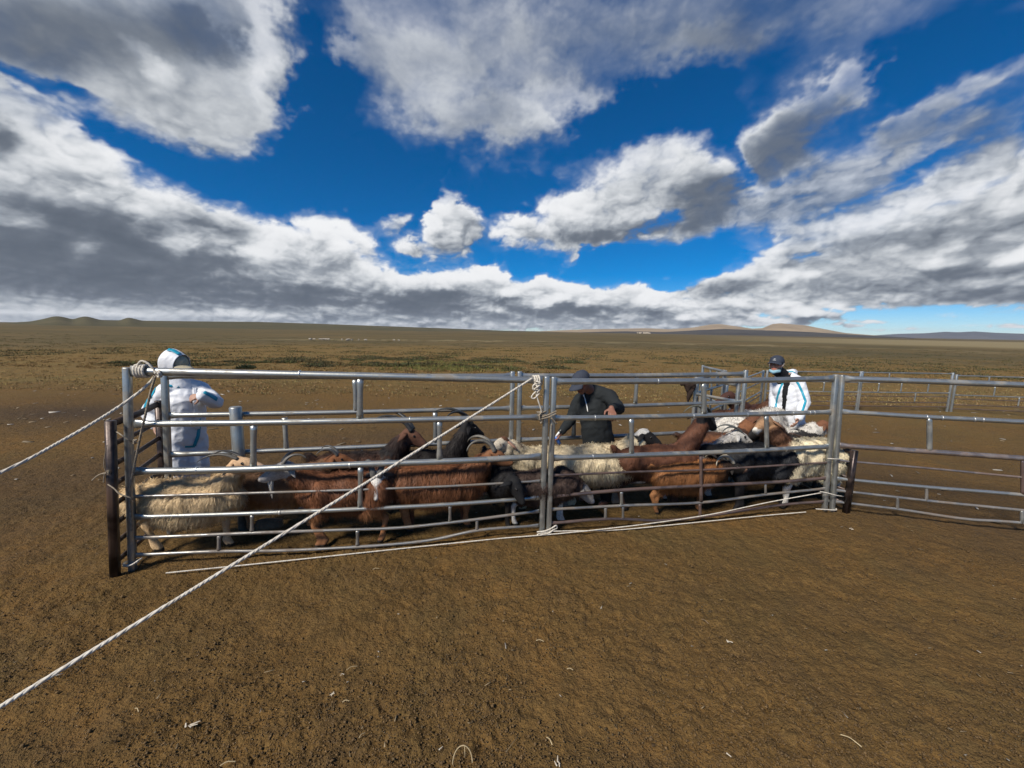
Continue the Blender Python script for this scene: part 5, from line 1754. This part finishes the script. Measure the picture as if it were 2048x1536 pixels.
# cords that tie the brown gate
g0 = Vector((GA0.x, GA0.y, 0))
GP = lambda u, v, o=.05: AT(u, v, GA0.y - o)
rope('cord', 'short knotted cord end sticking out beside the brown gate', [GP(184, 961), GP(196, 951), GP(206, 947), GP(214, 946)], .0055, M_ROPE_OLD, 'cord', None, [(wraps(GP(214, 946), Vector((0, 1, .2)), .012, 2, .008), .006), ([GP(212, 946), GP(208, 925), GP(214, 890)], .003), ([GP(209, 948), GP(207, 965)], .004)])
rope('cord', 'dark cord tying the brown gate to the corner post above mid height', [GP(230, 862, -.02), GP(240, 868, .03), GP(254, 878, .05), GP(266, 885, .02)], .005, M_ROPE_OLD, 'cord', None, [(wraps(GP(266, 884, .04), Vector((.5, 1, 0)), .014, 2, .01), .005)])
rope('cord', 'dark cord tying the brown gate to the corner post at knee height', [GP(216, 969, .06), GP(228, 977, .07), GP(240, 988, .08), GP(262, 996, .06), GP(268, 1002, .03)], .005, M_ROPE_OLD, 'cord')
rope('cord', 'pale cord tied round the foot of the left corner post', [FR(250, 1131, .05), FR(262, 1130, .06), FR(275, 1122, .06), FR(284, 1116, .03)], .006, None, 'cord', None, [(wraps(ONLINE(262, 1128, F0, F1), Vector((0, 0, 1)), .045, 2, .012), .005)])

# white ropes along the foot of the pen
def GZ(u, v, z=.012): return G(u, v, z)
r1 = [GZ(332, 1146), GZ(400, 1139), GZ(520, 1127), GZ(700, 1108), GZ(900, 1087), GZ(1010, 1076), FR(1085, 1070, .06), FR(1180, 1061, .06), FR(1300, 1047, .055), FR(1420, 1029, .05), FR(1540, 1004, .045), FR(1645, 985, .04)]
rope('rope', 'long pale rope lying along the foot of the pen and rising to the twin posts', r1, .0058)
r2 = [FR(1076, 1068, .06), FR(1102, 1063, .05), FR(1130, 1062, .05), FR(1230, 1060, .05), FR(1330, 1051, .05), FR(1430, 1041, .05), FR(1530, 1031, .045), FR(1612, 1024, .04)]
co = [FR(1074, 1064, .04), FR(1090, 1062, .055), FR(1104, 1056, .05), FR(1112, 1051, .04), FR(1114, 1056, .03), FR(1106, 1060, .05), FR(1098, 1066, .06), FR(1084, 1069, .06), FR(1074, 1069, .04)]
rope('rope', 'grey-white rope coiled at the foot of the middle posts and running right', r2, .0055, None, 'rope', None, [(co, .0075), (wraps(ONLINE(1090, 1066, F0, F1) , Vector((0, 0, 1)), .05, 2, .02), .006)])
rope('cord', 'pale cord binding the twin posts to the low brown gate at sheep-back height', [FR(1655, 917, .05), FR(1672, 918, .06), FR(1697, 919, -.05)], .006, None, 'cord')
rope('cord', 'pale cord binding the twin posts to the low brown gate near the bottom', [FR(1640, 983, .045), FR(1655, 986, .06), FR(1674, 991, .06), FR(1696, 994, -.05)], .006, None, 'cord')
rope('cord', 'flat pale cord round the feet of the twin posts', [FR(1632, 1018, .05), FR(1650, 1019, .06), FR(1671, 1020, .05), FR(1672, 1017, .02)], .007, None, 'cord')

# dark hide hanging on the end of the zigzag
h0 = AT(1378, 785, 5.74)
m = MB()
q = lambda u, v, o=0: AT(u, v, 5.74 + o) - h0
m.cone(q(1364, 768), .03, q(1388, 770), .035); m.cone(q(1371, 768), .035, q(1380, 786), .040); m.cone(q(1380, 786), .04, q(1376, 803), .022); m.cone(q(1388, 772), .03, q(1382, 788), .03)
v, fa, n = fuse(m, .012, 2)
v = wrinkle(v, n, .014, 16, 33)
o = mesh_obj('animal_hide', v, fa, M_CLOTHBROWN, None, True, None, h0)
tag(o, 'dark brown hide hanging over the near end of the zigzag fence', 'hide')
# old timber lying in the pen
p0 = RACE(506, .50); p1 = RACE(556, .50)
m = MB(); d = p1 - p0
m.sweep([Vector((0, 0, .06)), d * .3 + Vector((0, 0, .065)), d * .7 + Vector((0, 0, .062)), d + Vector((0, 0, .06))], [(.05, .045), (.055, .05), (.052, .046), (.045, .04)], 12, Vector((0, 0, 1)), .4)
o = m.build('timber', M_WOOD, None, True, p0)
tag(o, 'weathered piece of timber lying on the ground under the goats', 'timber')

# ================================================================ what lies on the ground
def bits(name, label, cat, uv, kind, L=.08, ang=0.0, mat=None, group='straws and scraps in the foreground'):
    p = G(uv[0], uv[1], .012)
    m = MB(); rng = np.random.default_rng(int(uv[0]))
    d = Vector((math.cos(ang), math.sin(ang), 0)); s = Vector((-d.y, d.x, 0))
    if kind == 'straw':
        m.sweep(catmull([-d * L / 2 + Vector((0, 0, .002)), -d * L * .1 + s * L * .08 + Vector((0, 0, .006)), d * L * .2 + s * L * .02 + Vector((0, 0, .004)), d * L / 2 - s * L * .05], 5), [(.0024, .0016)] * 16, 6)
    elif kind == 'loop':
        m.sweep([d * (L * .5 * math.cos(a)) + s * (L * .42 * math.sin(a)) + Vector((0, 0, .012 + .05 * math.sin(a))) for a in np.linspace(0, math.pi, 18)], .0026, 6)
        m.sweep([d * (L * .1) + s * (L * .38) + Vector((0, 0, .06)), d * (L * .12) + s * (L * .25) + Vector((0, 0, .02))], .002, 6)
    elif kind == 'scrap':
        for k in range(4):
            a = rng.random() * 6.28
            c = Vector((math.cos(a), math.sin(a), 0)) * L * .25
            e = c + Vector((rng.normal(0, .4), rng.normal(0, .4), .1)) * L * .7
            m.cone(c, L * .10, e, L * .05, 8, (Vector((0, 0, 1)), .45))
    else:
        m.cone(-d * L / 2, L * .16, d * L / 2, L * .10, 8); m.ball(-d * L / 2, L * .2, None, 5, 8)
    o = m.build(name, mat or M_STRAW, None, True, p)
    tag(o, label, cat, group)
bits('twig', 'arched dry stem at the bottom edge of the dirt', 'twig', (925, 1532), 'loop', .088, .1)
bits('wool_scrap', 'branched white scrap on the dirt below the twin posts', 'scrap', (1460, 1284), 'scrap', .052, .2, M_BONE)
bits('straw', 'short straight straw in the middle of the foreground dirt', 'straw', (1140, 1339), 'straw', .036, -.05)
bits('straw', 'bent pale straw below the taut rope', 'straw', (704, 1336), 'straw', .060, .6)
bits('wool_scrap', 'small forked pale scrap left of the bent straw', 'scrap', (685, 1349), 'scrap', .022, .6, M_BONE)
bits('wool_scrap', 'pale upright scrap below the forked scrap', 'scrap', (664, 1386), 'scrap', .030, 1.2, M_BONE)
bits('straw', 'thin curled straw by the pale upright scrap', 'straw', (692, 1403), 'straw', .035, .3)
bits('straw', 'hooked straw nearest the taut rope in the left foreground', 'straw', (274, 1420), 'straw', .036, -.4)
bits('wool_scrap', 'ragged cream scrap in the lower left dirt', 'scrap', (376, 1454), 'scrap', .050, .9, M_BONE)
bits('straw', 'long pale straw at the lower left edge of the dirt', 'straw', (456, 1527), 'straw', .060, .4)
bits('straw', 'straw lying between the arched stem and the ragged scrap', 'straw', (724, 1471), 'straw', .034, 1.0)
bits('straw', 'crooked straw right of the arched stem', 'straw', (1099, 1482), 'straw', .042, -.9)
bits('wool_scrap', 'three-pointed white scrap at the bottom edge right of the arched stem', 'scrap', (1115, 1527), 'scrap', .036, 0, M_BONE)
bits('bone_chip', 'rounded white bone chip left of the arched stem', 'bone', (882, 1496), 'bone', .018, .8, M_BONE)
bits('straw', 'long thin straw lying aslant in the right foreground', 'straw', (1702, 1481), 'straw', .080, -.75)
bits('straw', 'pale straw just outside the ground rope below the ridge-horned goat', 'straw', (752, 1138), 'straw', .050, .35)
bits('straw', 'faint straw below the middle posts', 'straw', (1080, 1282), 'straw', .05, 0.0)
bits('bone_chip', 'small oval white chip in the lower right dirt', 'bone', (1458, 1510), 'bone', .018, -.9, M_BONE)
bits('wool_scrap', 'pale scrap on the dirt right of the twin posts', 'scrap', (1703, 1058), 'scrap', .05, -.3, M_BONE)
bits('straw', 'brown stick fragment above the branched white scrap', 'straw', (1410, 1243), 'straw', .05, -.9, M_WOOD)

def scatter_uv(n, rng, v0, v1, u0=-60, u1=2110):
    u = rng.uniform(u0, u1, n); v = v0 + (v1 - v0) * rng.random(n) ** 1.0
    pts = []
    for a, b in zip(u, v):
        p = G(a, b)
        pts.append((p.x, p.y))
    return np.array(pts)
def ground_z(X, Y):
    R = np.sqrt(X * X + Y * Y)
    near = sstep(11, 5.5, R)
    return land_z(X, Y) + near * (fbm(X * 1.3, Y * 1.3, 3, 31) * .028 + fbm(X * 5, Y * 5, 4, 32) * .020 - .004)
def crumbs():
    """loose crumbs of earth and dung over the yard"""
    rng = np.random.default_rng(3)
    xy = np.vstack([scatter_uv(42000, rng, 1090, 1560), scatter_uv(14000, rng, 900, 1160)])
    dens = fbm(xy[:, 0] * 1.1, xy[:, 1] * 1.1, 4, 35)
    xy = xy[dens > rng.normal(-.16, .20, len(xy))]
    clump = []
    for c in scatter_uv(45, rng, 1085, 1530):
        clump.append(c + rng.normal(0, rng.uniform(.03, .09), (rng.integers(12, 40), 2)))
    nb = len(xy)
    xy = np.vstack([xy] + clump)
    n = len(xy)
    z = ground_z(xy[:, 0], xy[:, 1])
    oc = np.array([[1, 0, 0], [0, 1, 0], [-1, 0, 0], [0, -1, 0], [0, 0, 1], [0, 0, -1]], np.float32)
    tri = np.array([[0, 1, 4], [1, 2, 4], [2, 3, 4], [3, 0, 4], [1, 0, 5], [2, 1, 5], [3, 2, 5], [0, 3, 5]])
    s = rng.lognormal(-5.65, .38, (n, 1, 1))
    s[nb:] = rng.lognormal(-5.3, .18, (n - nb, 1, 1))
    V = oc[None] * s * rng.uniform(.6, 1.35, (n, 6, 1)) * np.array([1, 1, .7])
    a = rng.uniform(0, 6.28, n); c, q = np.cos(a)[:, None], np.sin(a)[:, None]
    V = np.stack([V[..., 0] * c - V[..., 1] * q, V[..., 0] * q + V[..., 1] * c, V[..., 2]], -1)
    V = V + np.stack([xy[:, 0], xy[:, 1], z + .004], 1)[:, None, :]
    T = (np.arange(n)[:, None, None] * 6 + tri[None]).reshape(-1, 3).astype(np.int32)
    k = rng.random((n, 1))
    col = np.array([[.125, .078, .034]]) * (.65 + .65 * k) * np.where(rng.random((n, 1)) < .10, np.array([[.70, .70, .72]]), 1.0)
    col[nb:] = np.array([[.085, .060, .030]]) * (.6 + .8 * k[nb:])
    o = mesh_obj('soil_crumbs', V.reshape(-1, 3), T, M_HIDE, None, True, np.repeat(col, 6, 0))
    tag(o, 'loose brown crumbs of earth and dung strewn over the yard', 'soil', kind='stuff')
crumbs()
def litter():
    """flecks of straw, wool and paper trodden into the yard"""
    rng = np.random.default_rng(4)
    xy = np.vstack([scatter_uv(70, rng, 1060, 1540), scatter_uv(380, rng, 770, 860), scatter_uv(110, rng, 860, 1060)])
    n = len(xy)
    z = ground_z(xy[:, 0], xy[:, 1]) + .008
    r = np.hypot(xy[:, 0], xy[:, 1])[:, None]
    a = rng.uniform(0, 6.28, n)
    d = np.stack([np.cos(a), np.sin(a), rng.normal(0, .1, n)], 1)
    w = np.stack([-np.sin(a), np.cos(a), rng.normal(0, .2, n)], 1)
    L = rng.lognormal(-4.3, .5, (n, 1)) * np.where(r > 6.5, 2.4, .7); W = rng.uniform(.0012, .004, (n, 1)) * np.where(r > 6.5, 7, 1)
    p = np.stack([xy[:, 0], xy[:, 1], z], 1)
    V = np.stack([p - d * L - w * W, p - d * L + w * W, p + d * L + w * W * .6, p + d * L - w * W * .6], 1).reshape(-1, 3)
    F = np.arange(4 * n).reshape(-1, 4).astype(np.int32)
    col = np.where(rng.random((n, 1)) < .5, np.array([[.28, .21, .12]]), np.array([[.40, .36, .30]])) * rng.uniform(.5, 1.1, (n, 1))
    o = mesh_obj('litter', V, F, M_HAIR, None, False, np.repeat(col, 4, 0))
    so = o.modifiers.new('thick', 'SOLIDIFY'); so.thickness = .002
    tag(o, 'pale flecks of straw, wool and paper trodden into the yard', 'litter', kind='stuff')
litter()

# ================================================================ plants of the steppe
def solve_r(u, v):
    """where the land is seen at u, v (arrays)"""
    u = np.atleast_1d(np.asarray(u, float)); v = np.atleast_1d(np.asarray(v, float))
    d = np.array(CAM_R) @ np.stack([(u - CX) / F_PX, -(v - CY) / F_PX, -np.ones_like(u)])
    h = np.hypot(d[0], d[1])
    t = np.full_like(u, 5.0)
    for k in range(40):
        z = land_z(d[0] * t, d[1] * t)
        t2 = np.where(d[2] < -1e-4, (z - EYE) / np.minimum(d[2], -1e-4), 4000 / h)
        t = t * .5 + np.minimum(t2, 4000 / h) * .5
    x, y = d[0] * t, d[1] * t
    return x, y, land_z(x, y)
def tuft_arrays(n, R, H, rng, col, w=.012, flat=1.0):
    a = rng.uniform(0, 6.283, n); q = np.sqrt(rng.random(n)) * R
    c = np.stack([np.cos(a) * q, np.sin(a) * q * flat, np.zeros(n)], 1)
    dome = np.sqrt(np.clip(1 - (q / R) ** 2, .05, 1))
    h = H * dome * rng.uniform(.55, 1.15, n)
    lean = np.stack([np.cos(a) * q / R * .6 + rng.normal(0, .3, n), np.sin(a) * q / R * .6 + rng.normal(0, .3, n), np.ones(n)], 1)
    b = c + np.array([0, 0, 1.0]) * (rng.random((n, 1)) * .45 * h[:, None])
    t = b + lean * (h * .65)[:, None]
    s = rng.normal(0, 1, (n, 3)); s /= np.linalg.norm(s, axis=1, keepdims=True); s *= w * rng.uniform(.6, 1.5, (n, 1))
    m = b + (t - b) * .55 + rng.normal(0, .02, (n, 3))
    V = np.stack([b - s * .6, b + s * .6, m + s, t, m - s], 1).reshape(-1, 3)
    k = np.arange(n)[:, None] * 5
    F = np.concatenate([k + np.array([[0, 1, 2]]), k + np.array([[0, 2, 4]]), k + np.array([[4, 2, 3]])]).astype(np.int32)
    cc = np.array([col]) * rng.uniform(.55, 1.5, (n, 1)) * (1 + rng.normal(0, .08, (n, 3)))
    return V, F, np.clip(np.repeat(cc, 5, 0), .004, .6)
BUSHC = [(.082, .076, .036), (.098, .080, .036), (.068, .068, .036), (.112, .088, .038), (.074, .080, .034)]
bush_me = []
rngb = np.random.default_rng(9)
for k in range(8):
    V, F, C = tuft_arrays(260, .62, .30, rngb, BUSHC[k % 5], .020)
    V[:, 0] += np.repeat((rngb.integers(0, 3, 260) - 1) * .42 * rngb.random(260), 5)
    me = bpy.data.meshes.new('shrub'); fast_mesh(me, V, F); set_col(me, C); me.materials.append(M_BUSH)
    bush_me.append((me, V, F, C))
def shrubs():
    rng = np.random.default_rng(12)
    N = 12000
    u = rng.uniform(-40, 2090, N); hz = 661 + .01745 * (u - 1024)
    v = hz + 22 + 62 * rng.random(N) ** 1.15
    x, y, z = solve_r(u, v)
    r = np.hypot(x, y)
    n = .7 * fbm(x * .05, y * .05, 4, 71) + .75 * fbm(x * .30, y * .30, 3, 72)
    thr = np.where(u > 1100, -.10, -.02) + np.where(v - hz > 66, .16, 0)
    ok = (r > 15) & (n > thr)
    sp = np.stack([r, x, y, z], 1)[ok][:2600]
    sp = sp[np.argsort(sp[:, 0])]
    near, rest = sp[:280], sp[280:]
    for i, (r, x, y, z) in enumerate(near):
        o = bpy.data.objects.new('shrub', bush_me[i % 8][0])
        o.location = (x, y, z - .02)
        sc = rng.uniform(.45, 1.1)
        o.scale = (sc * rng.uniform(.9, 1.7), sc, sc * rng.uniform(.6, 1.0))
        o.rotation_euler = (0, 0, rng.normal(0, .5))
        link(o)
        tag(o, 'low grey-green shrub growing on the open steppe beyond the pen', 'shrub', 'low shrubs scattered over the steppe')
    VV, FF, CC = [], [], []; off = 0
    for i, (r, x, y, z) in enumerate(rest):
        me, V, F, C = bush_me[i % 8]
        m = 40
        sc = rng.uniform(.5, 1.3)
        idx = np.arange(m)
        V2 = V.reshape(-1, 5, 3)[:m].reshape(-1, 3) * np.array([sc * rng.uniform(1, 2.2), sc, sc * .8]) * 1.0
        V2 = V2 + np.array([x, y, z - .02])
        k = np.arange(m)[:, None] * 5 + off
        VV.append(V2); FF.append(np.concatenate([k + np.array([[0, 1, 2]]), k + np.array([[0, 2, 4]]), k + np.array([[4, 2, 3]])])); CC.append(C[:m * 5]); off += m * 5
    o = mesh_obj('shrub_cover', np.vstack(VV), np.vstack(FF).astype(np.int32), M_BUSH, None, True, np.vstack(CC))
    tag(o, 'low shrubs thinning out towards the far plain', 'shrubs', kind='stuff')
shrubs()
def grass_patch(name, label, col, n, region, H, seed, wid=.010, wide=True):
    """short tufts within a region of the picture: (u0, v0, u1, v1)"""
    rng = np.random.default_rng(seed)
    VV, FF, CC = [], [], []; off = 0
    U = region[0] + (region[2] - region[0]) * (.5 + (.5 if wide else .25) * (rng.random(n) * 2 - 1 + (0 if wide else 1) * (rng.random(n) * 2 - 1)))
    PX, PY, PZ = solve_r(U, region[1] + (region[3] - region[1]) * rng.random(n) + .01745 * (U - 1024))
    for k in range(n):
        x, y, z = PX[k], PY[k], PZ[k]
        V, F, C = tuft_arrays(14, rng.uniform(.10, .26), H * rng.uniform(.5, 1.2), rng, col, wid)
        V = V + np.array([x, y, z - .01])
        VV.append(V); FF.append(F + off); CC.append(C * rng.uniform(.7, 1.25)); off += len(V)
    o = mesh_obj(name, np.vstack(VV), np.vstack(FF).astype(np.int32), M_BUSH, None, True, np.vstack(CC))
    tag(o, label, 'grass', kind='stuff')
grass_patch('green_grass', 'patch of yellow-green weeds on the steppe behind the pen', (.150, .150, .048), 700, (740, 724, 1040, 746), .20, 31, .010, False)
grass_patch('dry_grass', 'belt of pale dry grass beyond the yard', (.25, .18, .08), 2400, (-200, 744, 2250, 798), .11, 32, .008)
grass_patch('steppe_grass', 'thin reddish dry grass across the steppe', (.20, .125, .050), 6500, (-150, 690, 2200, 752), .14, 33, .014)
x, y, z = (float(q[0]) for q in solve_r(492, 738))
V, F, C = tuft_arrays(520, .48, .30, np.random.default_rng(77), (.035, .046, .024), .016)
o = mesh_obj('shrub', V, F, M_BUSH, None, True, C, Vector((x, y, z)))
tag(o, 'rounded dark green shrub standing by itself just above the top rail', 'shrub')

# ================================================================ far away: the grazing flock and the village
m = MB(); m.cone((-.3, 0, .5), .2, (.3, 0, .5), .19); m.cone((.3, 0, .55), .1, (.55, 0, .45), .07)
for a in (-.28, .28):
    for b in (-.12, .12): m.cone((a, b, .35), .05, (a, b, .05), .04)
v, fa, n = fuse(m, .05, 1)
me = bpy.data.meshes.new('sheep'); fast_mesh(me, v, fa); me.materials.append(m_plain('far_fleece', (.36, .32, .26), .95, .2, 2))
rng = np.random.default_rng(40)
for k in range(26):
    u = rng.choice([rng.uniform(618, 660), rng.uniform(676, 735), rng.uniform(760, 800)], p=[.3, .5, .2])
    x, y, z = (float(q[0]) for q in solve_r(u, 681.5 + rng.normal(0, .5) + .01745 * (u - 680)))
    o = bpy.data.objects.new('sheep', me)
    o.location = (x, y, z)
    o.rotation_euler = (0, 0, rng.uniform(0, 6.28))
    link(o)
    tag(o, 'tiny pale sheep grazing far off on the plain', 'sheep', 'far flock grazing on the plain')
mh = bpy.data.meshes.new('house')
mm = MB(); mm.box((0, 0, 1.5), (11, 7, 5)); 
mm.add([(-5.8, -3.9, 4), (5.8, -3.9, 4), (5.8, 3.9, 4), (-5.8, 3.9, 4), (-5.8, 0, 6.4), (5.8, 0, 6.4)], [(0, 1, 5, 4), (2, 3, 4, 5), (0, 4, 3), (1, 2, 5), (0, 3, 2, 1)])
mh.from_pydata(mm.v, [], mm.f); mh.materials.append(m_plain('far_whitewash', (.50, .43, .33), .9, .1, 1))
for k in range(12):
    u = 1268 + rng.uniform(0, 34)
    d = ray(u, 668); hd = Vector((d.x, d.y, 0)).normalized()
    o = bpy.data.objects.new('house', mh)
    Dm = 3000
    o.location = hd * Dm + Vector((0, 0, EYE + math.tan(math.atan2(ray(u, 669.0 + rng.uniform(-1, 1)).z, 1)) * Dm * .0 - 4 + rng.uniform(-1, 3)))
    o.rotation_euler = (0, 0, rng.uniform(0, 3.1))
    link(o)
    tag(o, 'tiny pale house of the far settlement below the hills', 'house', 'far settlement below the hills')

# ================================================================ the air: a thin even haze over the plain
def haze():
    m = bpy.data.materials.new('air'); m.use_nodes = True
    t = m.node_tree
    for n in list(t.nodes): t.nodes.remove(n)
    out = t.nodes.new('ShaderNodeOutputMaterial'); v = t.nodes.new('ShaderNodeVolumePrincipled')
    v.inputs['Color'].default_value = (.72, .80, .92, 1)
    v.inputs['Density'].default_value = 3.0e-5
    t.links.new(v.outputs[0], out.inputs['Volume'])
    b = MB(); b.box((0, 0, 118), (27000, 27000, 264))
    o = b.build('haze', m, None, False)
    tag(o, 'thin pale haze over the whole plain', 'haze', kind='stuff')
haze()
